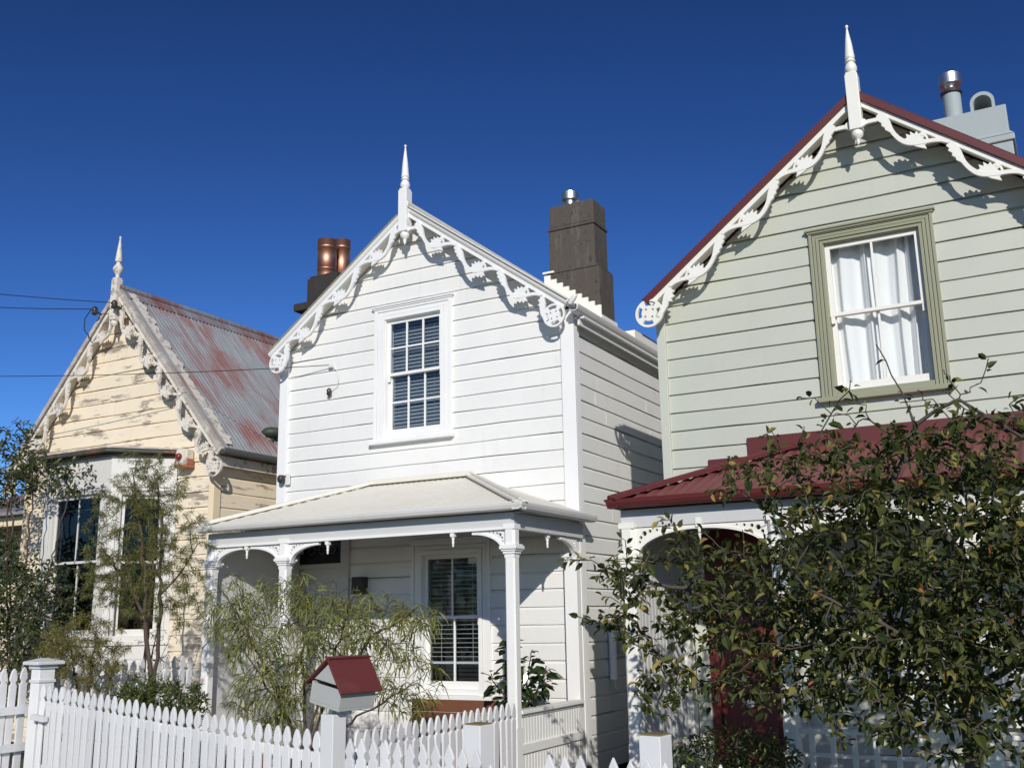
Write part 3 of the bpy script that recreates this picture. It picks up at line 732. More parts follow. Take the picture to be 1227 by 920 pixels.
sash_window(sage, (0, GY, 0), (1, 0, 0), (0, -1, 0), -1.60, .30, .72, 2.40, .15, 2, 1, (M['white'], M['white']), ('curtain',), meet=1.6, glass='glass_clear')
# verandah
QF, QP, QZ, WX0, WX1 = 8.02, 8.20, 2.565, -3.46, .78
TL, TR, TZ = -2.25, -.40, 3.14
mb = MB(); S = Vector((0, GY - QF, TZ - QZ)); Ls = S.length; S.normalize(); nn = Vector((0, -S.z, S.y))
def topf(a):
    x = WX0 + a
    if x < TL: return Ls * (x - WX0) / (TL - WX0)
    if x > TR: return Ls * (WX1 - x) / (WX1 - TR)
    return Ls
corrugated(mb, (WX0, QF, QZ), (1, 0, 0), WX1 - WX0, nn, topf, S=S, amp=.011, period=.09)
for sg, X0, XT in ((1, WX1, TR), (-1, WX0, TL)):
    run = abs(X0 - XT); S2 = Vector((-sg * run, 0, TZ - QZ)); L2 = S2.length; S2.normalize(); n2 = Vector((sg * S2.z, 0, abs(S2.x)))
    corrugated(mb, (X0, QF, QZ), (0, 1, 0), GY - QF, n2, lambda a: L2 * a / (GY - QF), S=S2, amp=.011, period=.09)
vr = mb.build('verandah_roof', M['red_roof'], sage, recalc=False)
mb = MB()
for X0, XT in ((WX1, TR), (WX0, TL)):
    a = Vector((X0, QF, QZ + .02)); b_ = Vector((XT, GY - .01, TZ + .022)); d = (b_ - a).normalized(); side = d.cross(Z).normalized(); u = side.cross(d)
    fr = lambda s, wv, t: a + d * s + side * wv + u * t
    mb = MB(); mb.fbox(fr, 0, (b_ - a).length, -.09, .09, -.012, .006); mb.tube([a + u * .012, b_ + u * .012], .024, 8); mb.build('hip_flashing', M['red_trim'], vr)
mb = MB(); mb.box(-2.70, .1, GY - .022, GY - .001, TZ - .06, 3.285); mb.box(-3.10, -2.701, GY - .022, GY - .001, 2.75, 3.105); mb.box(-3.44, -3.101, GY - .022, GY - .001, 2.6, 2.86)
mb.build('apron_flashing', M['red_trim'], vr)
gutter(vr, [(WX0 - .02, GY - .04, QZ + .02), (WX0 - .02, QF - .02, QZ + .02), (WX1 + .02, QF - .02, QZ + .02)], M['red_trim'])
mb = MB(); zb0 = 2.35
mb.box(-3.42, .70, QP - .035, QP + .035, zb0, 2.50); mb.box(-3.42, -3.35, QP + .036, GY - .04, zb0, 2.50); mb.build('verandah_beam', M['fascia_grey'], sage)
mb = MB(); mb.face([(-3.42, QF + .1, 2.505), (.7, QF + .1, 2.505), (.7, GY, 2.53), (-3.42, GY, 2.53)]); mb.build('verandah_ceiling', M['red_trim'], sage, recalc=False)
for x in (-3.365, -2.09, -.70, .60): post(sage, x, QP, .10, 2.06, zb0 + .04, .115, M['ivory'])
for x, sx in ((-3.305, 1), (-2.15, -1), (-2.03, 1), (-.76, -1), (-.64, 1), (.54, -1)): bracket(sage, x, QP + .015, zb0 - .003, sx, .56, .235, M['ivory'])
for x in (-2.73, -1.39, -.05): drop(sage, x, QP - .02, zb0 + .02, M['ivory'], 1.2)
mb = MB(); y = QP + .06
while y < GY - .17: mb.box(-3.425, -3.395, y, y + .076, .05, 2.36); y += .08
mb.box(-3.44, -3.428, QP + .05, GY - .03, .05, 2.36)
ww = mb.build('wing_wall', M['panel_grey'], sage, bevel=.005)
mb = MB(); mb.box(-3.42, -3.34, GY - .16, GY - .04, .05, 2.34); mb.build('pilaster', M['ivory'], sage, bevel=.004)
mb = MB(); mb.box(-3.45, .75, QP - .06, GY - .03, .0, .098); mb.build('verandah_floor', M['wood'], sage)
mb = MB(); mb.box(-3.335, -3.205, GY - .03, GY + .1, .1, 2.5); mb.box(-2.44, -2.30, GY - .03, GY + .1, .1, 2.5); mb.box(-3.205, -2.44, GY - .03, GY + .1, 2.42, 2.5)
df = mb.build('door_frame', M['sage'], sage, bevel=.004)
mb = MB(); mb.box(-3.205, -3.12, GY - .012, GY + .07, .1, 2.42); mb.box(-2.52, -2.44, GY - .012, GY + .07, .1, 2.42); mb.box(-3.12, -2.52, GY - .012, GY + .07, 2.05, 2.42)
mb.box(-3.12, -2.52, GY + .03, GY + .07, .1, 2.05)
for za, zb in ((.25, .78), (.95, 1.9)):
    for xa, xb in ((-3.05, -2.86), (-2.78, -2.59)): mb.box(xa, xb, GY + .018, GY + .031, za, zb)
dr = mb.build('door', M['red_door'], df, bevel=.004)
mb = MB(); mb.lathe(0, 0, [(.012, 0), (.012, .03), (.036, .045), (.042, .065), (.03, .085), (.008, .092)], 14)
mb.v = [(-2.83 + x, GY + .02 - z, .815 + y) for x, y, z in mb.v]; mb.build('door_knob', M['white_plastic'], dr)
# verandah rail of the sage house
mb = MB(); mb.box(-2.03, .55, QP - .03, QP + .03, .73, .765); mb.box(-2.03, .55, QP - .02, QP + .02, .56, .59); mb.box(-2.03, .55, QP - .02, QP + .02, .2, .235)
bal = mb.build('balustrade', M['ivory'], sage, bevel=.004)
x = -1.95
while x < .5:
    mb = MB(); mb.box(x - .018, x + .018, QP - .016, QP + .016, .236, .729); mb.build('baluster', M['ivory'], bal); x += .155
# chimney of the sage house
mb = MB(); mb.box(-.86, -.085, 11.0, 11.45, 5.0, 6.33); mb.box(-.885, -.06, 10.975, 11.475, 6.33, 6.40); mb.box(-.86, -.105, 11.0, 11.45, 6.40, 6.745)
mb.hexa([(-.885, 10.975, 6.401), (-.06, 10.975, 6.401), (-.06, 11.475, 6.401), (-.885, 11.475, 6.401), (-.86, 11.001, 6.45), (-.105, 11.001, 6.45), (-.105, 11.449, 6.45), (-.86, 11.449, 6.45)])
ch = mb.build('chimney', M['blue_grey'], sage, bevel=.012)
mb = MB(); cx_, cy_ = -.615, 11.2
mb.lathe(cx_, cy_, [(.092, 6.74), (.092, 7.07)], 24, 0); mb.lathe(cx_, cy_, [(.09, 7.07), (.112, 7.075), (.112, 7.10), (.085, 7.105)], 24, 1)
mb.lathe(cx_, cy_, [(.085, 7.104), (.06, 7.135), (.05, 7.16), (.06, 7.19)], 20, 2); mb.lathe(cx_, cy_, [(.06, 7.188), (.115, 7.19), (.118, 7.30), (.112, 7.306)], 40, 2, smooth=False)
mb.build('flue', [M['blue_grey'], M['dark_metal'], M['steel']], ch)
mb = MB(); ax, ar = -.322, .118; ao = [(-ar, 0)] + [(-ar * math.cos(t * math.pi / 14), .095 + ar * math.sin(t * math.pi / 14)) for t in range(15)] + [(ar, 0)]
ir = .088; ai = [(-ir, 0)] + [(-ir * math.cos(t * math.pi / 14), .085 + ir * math.sin(t * math.pi / 14)) for t in range(15)] + [(ir, 0)]
mb.plate([ao + ai[::-1]], lambda a, b_, t: Vector((ax + a, 11.04 + t, 6.745 + b_)), 0, .36); mb.build('chimney_pot', M['blue_grey'], ch)

# =================================================================== CREAM COTTAGE
CX0, CX1, CY, CM, CAZ, CCX = -13.88, -10.02, 10.0, 1.18, 6.45, -11.95
cot = thing('weatherboard_cottage', 'cream weatherboard cottage with peeling paint and a rusty red roof', 'house', (CCX, CY, 0))
mb = MB()
xl = lambda z: max(CX0, CCX - (CAZ - .12 - z) / CM); xr = lambda z: min(CX1 - .07, CCX + (CAZ - .12 - z) / CM)
boards(mb, (0, CY, 0), (1, 0, 0), (0, -1, 0), xl, xr, 0.02, CAZ - .15, .2085, [(-13.2, -10.72, 0.2, 3.82)], seed=31, depth=.024, wave=.004)
mb.build('front_wall', M['cream_board'], cot, recalc=False)
mb = MB(); boards(mb, (CX1, CY, 0), (0, 1, 0), (1, 0, 0), lambda z: .05, lambda z: 7, .02, 3.85, .2085, [], seed=33, depth=.024, wave=.004); mb.build('side_wall', M['cream_board'], cot, recalc=False)
mb = MB(); mb.face([(CX0, CY + .03, 0), (CX0, CY + 7, 0), (CX0, CY + 7, 3.9), (CX0, CY + .03, 3.9)]); mb.face([(CX0, CY + 7, 0), (CX1, CY + 7, 0), (CX1, CY + 7, 3.9), (CCX, CY + 7, CAZ - .1), (CX0, CY + 7, 3.9)])
mb.build('rear_wall', M['cream_board'], cot, recalc=False)
mb = MB(); mb.box(CX1 - .075, CX1 + .018, CY - .03, CY + .10, 0, 3.85); mb.build('corner_board', M['cream'], cot, bevel=.004); mb = MB(); mb.box(CX0 - .01, CX0 + .08, CY - .03, CY + .05, 0, 3.95); mb.build('corner_board', M['cream'], cot, bevel=.004)
mb = MB(); c = 1 / math.hypot(1, CM); rx = 2.19; sl_ = rx / c
for sg in (-1, 1):
    S = Vector((-sg * c, 0, CM * c)); nn = Vector((sg * CM * c, 0, c))
    corrugated(mb, Vector((CCX + sg * rx, CY - .20, CAZ - CM * rx)) + nn * .012, (0, 1, 0), 7.4, nn, lambda a: sl_, S=S, amp=.011)
rf = mb.build('roof', M['rust_roof'], cot, recalc=False)
mb = MB()
for sg in (-1, 1):
    fr = rake_frame(CCX, CAZ, CM, sg, CY); mb.fbox(fr, 0, sl_ - .03, .018, .05, -7.1, .12)
mb.build('roof_lining', M['cream'], rf)
mb = MB(); mb.tube([(CCX, CY - .2, CAZ + .035), (CCX, CY + 7.2, CAZ + .035)], .05, 10)
for sg in (-1, 1):
    fr = rake_frame(CCX, CAZ, CM, sg, CY); mb.fbox(fr, .02, .20, -.026, -.018, -7.1, .17)
mb.build('ridge_cap', M['rust_roof'], rf)
gutter(rf, [(CCX + rx + .05, CY - .16, CAZ - CM * rx + .02), (CCX + rx + .05, CY + 7.1, CAZ - CM * rx + .02)], M['grey_metal'])
mb = MB(); mb.box(CX1 + .10, CX1 + .135, CY - .12, CY + 7, 3.67, 3.80); mb.box(CX1 + .02, CX1 + .10, CY - .12, CY + 7, 3.69, 3.71); mb.build('soffit', M['peeling'], rf)
fretted_gable(cot, CCX, CAZ, CM, CY - .17, (.05, .10), [.30, .95, 1.60, 2.25, 2.90, 3.30], (3.50, .22), .135, (.22, .27), 3.40, M['peeling'], M['peeling'], M['weathered'], .010, A=.20, wn=.11, jag=1.0, cap_square=(-.03, .035))
mb = MB(); rz = random.Random(5)
fr = rake_frame(CCX, CAZ, CM, 1, CY)
pts = [(.05 + q * .055, -.05 - .04 * rz.random() - (.05 if rz.random() < .35 else 0)) for q in range(60)]
mb.plate([[(a, b_) for a, b_ in pts] + [(3.3, .06), (.05, .06)]], lambda a, b_, t: fr(a, -.030 - t, b_), 0, .006)
mb.build('edge_flashing', M['peeling'], rf)
finial(cot, CCX - .03, CY - .20, 5.80, 5.95, 6.60, 7.28, .115, M['peeling'], 1)
# bay window
BZ = 3.86; bx = [(-10.73, 10.0), (-11.33, 9.40), (-12.60, 9.40), (-13.20, 10.0)]
mb = MB()
def prism(mb, poly, z0, z1, mi=0):
    mb.plate([poly], lambda a, b_, t: Vector((a, b_, t)), z0, z1, mi)
def inset(e): return [(bx[0][0] - (-e) * 1.4 * 0 + e, 10.0), (bx[1][0] + e * .41, 9.40 - e), (bx[2][0] - e * .41, 9.40 - e), (bx[3][0] - e, 10.0)]
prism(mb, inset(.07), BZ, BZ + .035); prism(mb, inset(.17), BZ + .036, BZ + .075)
bay = mb.build('bay_window', M['rusty_shadow_trim'], cot, bevel=.004)
mb = MB(); prism(mb, inset(.165), BZ + .0855, BZ + .11); mb.build('bay_roof', M['weathered'], bay)
mb = MB(); prism(mb, inset(0), 3.46, BZ - .001); prism(mb, inset(.02), 3.44, 3.475); mb.build('frieze', M['bay_white'], bay, bevel=.004)
mb = MB(); prism(mb, inset(0), .0, 1.36); prism(mb, inset(.05), 1.361, 1.40)
for z in (.3, .52, .74, .96, 1.18): prism(mb, inset(.012), z, z + .19)
mb.build('apron', M['bay_white'], bay, bevel=.004)
sides = [((-11.33, 9.40), (-10.73, 10.0)), ((-12.60, 9.40), (-11.33, 9.40)), ((-13.20, 10.0), (-12.60, 9.40))]
for (p, q) in sides:
    p = Vector((*p, 0)); q = Vector((*q, 0)); U = (q - p).normalized(); nn = Vector((U.y, -U.x, 0)); L = (q - p).length
    if L > 1:
        mb = MB(); fr = lambda a, b_, cc: p + U * a + Z * b_ + nn * cc
        mb.fbox(fr, -.02, .09, 1.40, 3.44, -.06, .022); mb.build('mullion', M['bay_white'], bay, bevel=.006); mb = MB(); mb.fbox(fr, L - .09, L + .02, 1.40, 3.44, -.06, .022); mb.build('mullion', M['bay_white'], bay, bevel=.006)
        sash_window(bay_parent := cot, p, U, nn, .09, L - .09, 1.42, 3.43, .07, 2, 1, (M['bay_white'], M['bay_white']), ('blind', .5, 0, .01, M['dark_slat'], 3.2), meet=2.46, cap=False, sill=False, grooves=1, glass='glass_dark')
    else:
        for a0, a1 in ((-.01, .075), (L - .075, L + .01)):
            mb = MB(); fr = lambda a, b_, cc: p + U * a + Z * b_ + nn * cc
            mb.fbox(fr, a0, a1, 1.40, 3.44, -.12, .016); mb.build('mullion', M['bay_white'], bay, bevel=.005)
        sash_window(cot, p, U, nn, .06, L - .06, 1.42, 3.43, .10, 1, 1, (M['bay_white'], M['bay_white']), ('blind', .5, 0, .01, M['dark_slat'], 3.2), meet=2.44, cap=False, sill=False, grooves=1, glass='glass_dark')
# recessed porch to the left
mb = MB(); mb.box(-17.5, -13.75, 10.25, 10.33, 3.16, 3.30); mb.build('verandah_beam', M['cream'], cot)
mb = MB(); mb.box(-13.88, -13.74, 10.22, 10.36, .05, 3.16); mb.build('post', M['cream'], cot, bevel=.01)
mb = MB(); boards(mb, (-17.6, 11.8, 0), (1, 0, 0), (0, -1, 0), lambda z: 0, lambda z: 3.72, .02, 3.3, .2085, [(1.9, 2.8, .9, 2.6)], seed=41); mb.build('porch_wall', M['cream_board'], cot, recalc=False)
mb = MB(); mb.box(-15.72, -15.64, 11.76, 11.9, .9, 2.6); mb.box(-14.86, -14.78, 11.76, 11.9, .9, 2.6); mb.box(-15.72, -14.78, 11.76, 11.9, 2.6, 2.7); mb.box(-15.66, -14.84, 11.83, 11.86, .9, 2.6, 1); mb.build('porch_window', [M['bay_white'], M['lead_glass']], cot)
mb = MB(); mb.hexa([(-17.6, 10.1, 3.31), (-13.86, 10.1, 3.31), (-13.86, 12.6, 3.31), (-17.6, 12.6, 3.31), (-17.6, 10.1, 3.36), (-13.86, 10.1, 3.36), (-13.86, 12.6, 4.1), (-17.6, 12.6, 4.1)]); mb.build('porch_roof', M['rust_roof'], cot)
# siren box, insulators
mb = MB(); mb.box(-10.60, -10.40, 9.84, 9.965, 3.72, 3.93, 0); mb.box(-10.62, -10.38, 9.83, 9.966, 3.68, 3.72, 1); mb.box(-10.62, -10.601, 9.84, 9.96, 3.72, 3.90, 1); mb.box(-10.40, -10.38, 9.84, 9.96, 3.72, 3.80, 1)
ab = mb.build('siren_box', [M['peeling'], M['orange']], cot, bevel=.008); ab['label'] = 'weathered white and orange alarm siren box'
mb = MB(); mb.lathe(0, 0, [(.045, 0), (.05, .025), (.035, .05), (.01, .06)], 14); mb.v = [(-10.53 + x, 9.84 - z, 3.83 + y) for x, y, z in mb.v]; mb.build('siren_lens', M['red_lens'], ab)
for (x, y, z) in ((-11.86, 9.68, 6.17), (-12.27, 9.68, 6.14)):
    mb = MB(); mb.lathe(x, y, [(.02, z - .07), (.05, z - .05), (.035, z - .015), (.05, z + .01), (.035, z + .04), (.02, z + .06)], 12); mb.tube([(x, y, z), (x + .03, 9.82, z - .05)], .012, 6); mb.build('insulator', M['porcelain'], cot)
mb = MB(); mb.lathe(-10.035, 11.08, [(.05, 4.12), (.05, 4.24), (.14, 4.25), (.16, 4.30), (.10, 4.36), (.02, 4.38)], 14); mb.build('roof_vent', paint('dark_green_vent', (.045, .06, .04), .6, .3), rf)
# chimney of the cottage
mb = MB(); mb.box(-11.52, -10.85, 13.5, 14.45, 4.6, 6.99); mb.box(-11.70, -10.70, 13.36, 14.6, 6.99, 7.13); mb.box(-11.52, -10.85, 13.5, 14.45, 7.13, 7.60); mb.box(-11.49, -10.88, 13.53, 14.42, 7.60, 7.655)
ch = mb.build('chimney', M['dark_brick'], cot, bevel=.015)
for x, y, r, zt in ((-11.28, 13.74, .172, 8.36), (-11.27, 14.16, .150, 8.49)):
    mb = MB(); mb.lathe(x, y, [(r, 7.65), (r, 7.78), (r * 1.06, 7.785), (r * 1.06, 7.81), (r, 7.815), (r, zt - .17), (r * 1.07, zt - .165), (r * 1.07, zt - .13), (r * 1.02, zt - .125), (r * 1.04, zt), (r * .9, zt)], 28); mb.build('flue', M['copper'], ch)

# =================================================================== FENCES
def picket_mesh(name, wdt, th, L, style, mat):
    """picket standing with its tip at z = 0"""
    h = wdt / 2
    if style == 'gothic':
        half = [(0, 0), (h * .45, -.018), (h * .82, -.05), (h, -.085), (h * .97, -.105), (h * .52, -.128), (h * .56, -.137), (h, -.152)]
    else:
        half = [(0, 0), (h * .5, -.038), (h * 1.0, -.085), (h * .62, -.118), (h * .62, -.126), (h, -.142)]
    loop = half + [(h, -L), (-h, -L)] + [(-a, b_) for a, b_ in half[::-1][:-1]]
    mb = MB(); mb.plate([loop], lambda a, b_, t: Vector((a, t, b_)), -th / 2, th / 2)
    o = mb.build(name, mat, None, bevel=.0035)
    return o
pk_g = picket_mesh('picket', .074, .02, .95, 'gothic', M['white_fence'])
pk_d = picket_mesh('picket', .080, .02, .75, 'diamond', M['white_fence'])
first = {'g': True, 'd': True}
def place_picket(kind, parent, x, y, z, ang, rnd):
    src = pk_g if kind == 'g' else pk_d
    if first[kind]: o = src; first[kind] = False
    else: o = src.copy(); COL.objects.link(o)
    o.parent = parent
    o.location = Vector((x, y, z + rnd.uniform(-.010, .010))) - ORIGIN[parent.name]
    o.rotation_euler = (rnd.uniform(-.012, .012), rnd.uniform(-.016, .016), ang + rnd.uniform(-.03, .03))
def fence(label, a, b_, ztop0, ztop1, kind, pitch, side, rails=(.18, .72), heights=None, cat='fence', name='picket_fence', rail_front=False, length=None, group=None):
    a = Vector((*a, 0)); b_ = Vector((*b_, 0)); d = (b_ - a); L = d.length; d.normalize(); n = Vector((d.y, -d.x, 0)) * side
    t = thing(name, label, cat, a, group or ('picket fences in front of the houses' if cat == 'fence' else None)); rnd = random.Random(int(L * 1000))
    ang = math.atan2(d.y, d.x)
    k = 0; s = pitch * .5
    while s < L - .02:
        p = a + d * s; z = ztop0 + (ztop1 - ztop0) * s / L
        if heights: z = heights(p.x, z)
        if z: place_picket(kind, t, p.x, p.y, z, ang, rnd)
        s += pitch
    for f in rails:
        mb = MB(); off0, off1 = (.012, .045) if not rail_front else (-.045, -.012)
        z0_, z1_ = ztop0 - f, ztop1 - f
        q = [a + n * -off0, b_ + n * -off0, b_ + n * -off1, a + n * -off1]
        mb.hexa([(q[0].x, q[0].y, z0_ - .035), (q[1].x, q[1].y, z1_ - .035), (q[2].x, q[2].y, z1_ - .035), (q[3].x, q[3].y, z0_ - .035), (q[0].x, q[0].y, z0_ + .035), (q[1].x, q[1].y, z1_ + .035), (q[2].x, q[2].y, z1_ + .035), (q[3].x, q[3].y, z0_ + .035)])
        mb.build('rail', M['white_fence'], t, bevel=.003)
    return t
def fence_post(label, x, y, zt, wdt, ang, capped=False, mossy=False):
    t = thing('fence_post', label, 'fence post', (x, y, 0), 'fence posts along the street'); h = wdt / 2
    ca, sa = math.cos(ang), math.sin(ang)
    fr = lambda a, b_, c: Vector((x + a * ca - b_ * sa, y + a * sa + b_ * ca, c))
    mb = MB(); mb.fbox(fr, -h, h, -h, h, -.02, zt - (.004 if mossy else 0)); mb.build('shaft', M['white_fence'], t, bevel=.005)
    if mossy:
        mb = MB(); mb.fbox(fr, -h + .006, h - .006, -h + .006, h - .006, zt - .004, zt + .004); mb.build('end_grain', M['moss'], t)
    if capped:
        mb = MB(); mb.fbox(fr, -h - .012, h + .012, -h - .012, h + .012, zt - .16, zt - .13); mb.fbox(fr, -h - .02, h + .02, -h - .02, h + .02, zt - .035, zt - .001)
        V = [fr(a * (h + .06), b_ * (h + .06), zt) for a, b_ in ((-1, -1), (1, -1), (1, 1), (-1, 1))] + [fr(a * (h + .06), b_ * (h + .06), zt + .03) for a, b_ in ((-1, -1), (1, -1), (1, 1), (-1, 1))] + [fr(a * .03, b_ * .03, zt + .06) for a, b_ in ((-1, -1), (1, -1), (1, 1), (-1, 1))]
        mb.idx(V, [(3, 2, 1, 0), (0, 1, 5, 4), (1, 2, 6, 5), (2, 3, 7, 6), (3, 0, 4, 7), (4, 5, 9, 8), (5, 6, 10, 9), (6, 7, 11, 10), (7, 4, 8, 11), (8, 9, 10, 11)])
        mb.build('cap', M['white_fence'], t, bevel=.008)
    return t
AN = math.atan2(-.147, 1)
fence('white picket fence along the street from the capped post to the letterbox post', (-8.45, 6.405), (-4.76, 5.865), 1.105, .868, 'g', .104, 1)
mb = MB(); mb.hexa([(-8.47, 6.33, .80), (-8.25, 6.30, .785), (-8.25, 6.355, .785), (-8.47, 6.385, .80), (-8.47, 6.33, .845), (-8.25, 6.30, .83), (-8.25, 6.355, .83), (-8.47, 6.385, .845)]); fa_ = [o for o in bpy.data.objects if o.name.startswith('picket_fence')][0]; mb.build('rail_end', M['white_fence'], fa_, bevel=.004)
fence_post('white fence post with a moulded cap beside the open gate', -8.56, 6.50, 1.27, .15, AN, capped=True)
fence_post('plain white fence post carrying the letterbox', -4.69, 5.91, .985, .125, AN)
fence('white picket fence returning from the letterbox post to the verandah', (-4.60, 6.02), (-4.60, 8.38), .872, .890, 'g', .103, 1)
fence('white picket fence in dappled shade between cottage and white house', (-8.56, 6.62), (-8.56, 8.40), 1.278, 1.285, 'g', .109, 1)
fence('near low picket fence with pointed diamond heads right of the letterbox', (-4.51, 5.808), (-1.0, 5.35), .842, .842, 'd', .108, 1, rails=(.2, .6),
      heights=lambda x, z: .895 if -3.38 < x < -3.28 else (.75 if -3.28 < x < -2.95 else (.70 if -2.6 < x < -2.5 else z)))
fence_post('square white fence post with a mossy top below the verandah corner', -3.47, 5.83, .965, .135, AN, mossy=True)
fence_post('square white fence post with a mossy top beside the apple tree', -2.21, 5.645, .965, .135, AN, mossy=True)
fence('white picket gate standing open at the left edge', (-8.76, 6.50), (-8.76, 5.30), 1.243, 1.243, 'g', .104, -1, rails=(.375, .70), cat='gate', name='picket_gate', rail_front=True)

# letterbox
LB = thing('letterbox', 'grey letterbox shaped like a little house with a dark red roof', 'letterbox', (-4.70, 5.92, .985))
la, lr = R_(-8.5), R_(10.5)
rot = Matrix.Rotation(la, 3, 'Z') @ Matrix.Rotation(lr, 3, 'Y')
lo = Vector((-4.69, 6.0, 1.055))
fr = lambda a, b_, c: lo + rot @ Vector((a, b_, c))
hw, dp, hb, hr = .15, .17, .135, .30
mb = MB()
mb.fbox(fr, -hw, hw, -dp, dp, -.02, 0); mb.fbox(fr, -hw, -hw + .015, -dp, dp, 0, hb - .004); mb.fbox(fr, hw - .015, hw, -dp, dp, 0, hb - .004)
mb.fbox(fr, -hw + .015, hw - .015, -dp, -dp + .015, 0, hb - .012)
mb.plate([[(-hw + .016, hb + .012), (hw - .016, hb + .012), (0, hr - .014)]], lambda a, b_, t: fr(a, t, b_), -dp + .002, -dp + .016)
mb.plate([[(-hw + .0155, 0.001), (hw - .0155, 0.001), (hw - .0155, hb - .006), (0, hr - .016), (-hw + .0155, hb - .006)]], lambda a, b_, t: fr(a, t, b_), dp - .016, dp - .001)
mb.build('body', M['grey_box'], LB, bevel=.003)
mb = MB()
k = (hr - hb) / hw; ang = math.atan(k); Lr = hw / math.cos(ang) + .045
for sg in (-1, 1):
    f2 = lambda s, yv, t: fr(sg * (s * math.cos(ang) + t * math.sin(ang)), yv, hr - s * math.sin(ang) + t * math.cos(ang))
    mb.fbox(f2, 0, Lr, -dp - .035, dp + .03, .001, .014)
mb.fbox(fr, -.022, .022, -dp - .036, dp + .031, hr + .010, hr + .022)
mb.build('lid', paint('maroon_metal', (.13, .024, .024), .6, .5, (.2, .08, .07)), LB, bevel=.002)
mb = MB(); mb.fbox(fr, -.055, -.015, -.06, .0, -.085, -.021); mb.fbox(fr, .02, .06, -.06, .05, -.07, -.021); mb.build('bracket', M['white_fence'], LB)

# bench on the verandah
bn = thing('bench', 'brown stained timber bench on the white verandah below the window', 'bench', (-5.8, 9.45, .15))
mb = MB()
for z in (.44, .565, .69): mb.box(-6.35, -5.30, 9.30, 9.325, z, z + .121)
mb.build('backrest', M['wood'], bn, bevel=.004)
mb = MB(); mb.box(-6.35, -5.30, 9.33, 9.75, .55, .59); mb.build('seat', M['wood'], bn, bevel=.004)
for x, y in ((-6.33, 9.33), (-5.38, 9.33), (-6.33, 9.69), (-5.38, 9.69)):
    mb = MB(); mb.box(x, x + .06, y, y + .06, .15, .55); mb.build('leg', M['wood'], bn)

# =================================================================== WIRES
def wire(label, a, b_, sag, r=.0065):
    a = Vector(a); b_ = Vector(b_); mb = MB()
    pts = [a.lerp(b_, t / 24) - Z * sag * 4 * (t / 24) * (1 - t / 24) for t in range(25)]
    o = mb.tube(pts, r, 6); o = mb.build('overhead_wire', M['black_cable'], None)
    tag(o, label, 'wire', 'overhead wires'); return o
def far(a, b_, k=2.6): a = Vector(a); b_ = Vector(b_); return b_ + (a - b_) * k
wire('upper of the two black wires ending at the cottage finial', far((-12.019, 8, 5.91), (-11.86, 9.66, 6.19), 1.25) if False else (-16.2, 8.0, 6.93), (-11.87, 9.66, 6.19), .05)
wire('lower of the two black wires ending at the cottage gable', (-16.2, 8.1, 6.62), (-12.28, 9.66, 6.16), .06)
wire('thin black wire crossing in front of both roofs to the white house', (-14.5, 8.4, 5.19), (-8.06, 9.95, 4.80), .06, .005)
mb = MB(); mb.tube([(-12.28, 9.62, 6.14), (-12.40, 9.62, 6.02), (-12.42, 9.64, 5.86), (-12.37, 9.74, 5.72)], .007, 6); tag(mb.build('drop_wire', M['black_cable'], None), 'short black wire drooping from the lower insulator down the cottage barge', 'wire')

# =================================================================== PLANTS
def grow(skel, tips, seed, sag=.0, wig=.12, seg=.12):
    """skel: polylines from the base; tips: points that twigs reach for. returns nodes, parents, chains"""
    r = np.random.default_rng(seed)
    P = []; par = []; chains = []
    for li, line in enumerate(skel):
        line = [np.array(p, float) for p in line]; ch = []
        if li > 0:
            dd = np.linalg.norm(np.array(P) - line[0], axis=1); cur = int(dd.argmin()); ch = [cur]; start = P[cur]
        else: P.append(line[0]); par.append(-1); cur = 0; ch = [0]; start = line[0]
        pts = [start] + line[1:]
        for a, b2 in zip(pts[:-1], pts[1:]):
            n = max(1, int(np.linalg.norm(b2 - a) / seg))
            for q in range(1, n + 1):
                P.append(a + (b2 - a) * q / n + (r.normal(0, seg * .12, 3) if q < n else 0)); par.append(cur); cur = len(P) - 1; ch.append(cur)
        chains.append((ch, False))
    arr = np.array(P); d0 = np.array([np.linalg.norm(arr - t, axis=1).min() for t in tips])
    for ti in np.argsort(d0):
        t = np.array(tips[ti]); A = np.array(P); dv = t - A; dist = np.linalg.norm(dv, axis=1)
        cost = dist + .6 * np.maximum(0, A[:, 2] - t[2]) ; cost[0] += .3
        cur = int(cost.argmin()); L = dist[cur]; n = max(2, int(L / seg)); a = P[cur]; ch = [cur]
        side = r.normal(0, 1, 3) * wig * L; side[2] += L * .12
        for q in range(1, n + 1):
            u = q / n; p = a + (t - a) * u + side * math.sin(math.pi * u) * .8 - np.array([0, 0, sag * L * u * u])
            p = p + r.normal(0, .012, 3) * (L > .1)
            P.append(p); par.append(cur); cur = len(P) - 1; ch.append(cur)
        chains.append((ch, True))
    cnt = np.zeros(len(P)); 
    kids = np.zeros(len(P), int)
    for i in range(1, len(P)): kids[par[i]] += 1
    cnt[kids == 0] = 1
    for i in range(len(P) - 1, 0, -1): cnt[par[i]] += cnt[i]
    return np.array(P), par, chains, cnt
def wood_mesh(P, chains, cnt, r_tip, base_r, name, mat, parent, power=.5, sides=6):
    tot = cnt.max(); e = math.log(base_r / r_tip) / math.log(max(2, tot))
    rad = r_tip * np.maximum(cnt, 1) ** e
    mb = MB()
    for ch, tw in chains:
        rr = [rad[i] for i in ch]
        if tw: rr[0] = min(rr[0], rad[ch[1]] * 1.2)
        mb.tube([P[i] for i in ch], rr, sides if rad[ch[min(1, len(ch) - 1)]] > .012 else 4, cap=False)
    return mb.build(name, mat, parent, recalc=False)

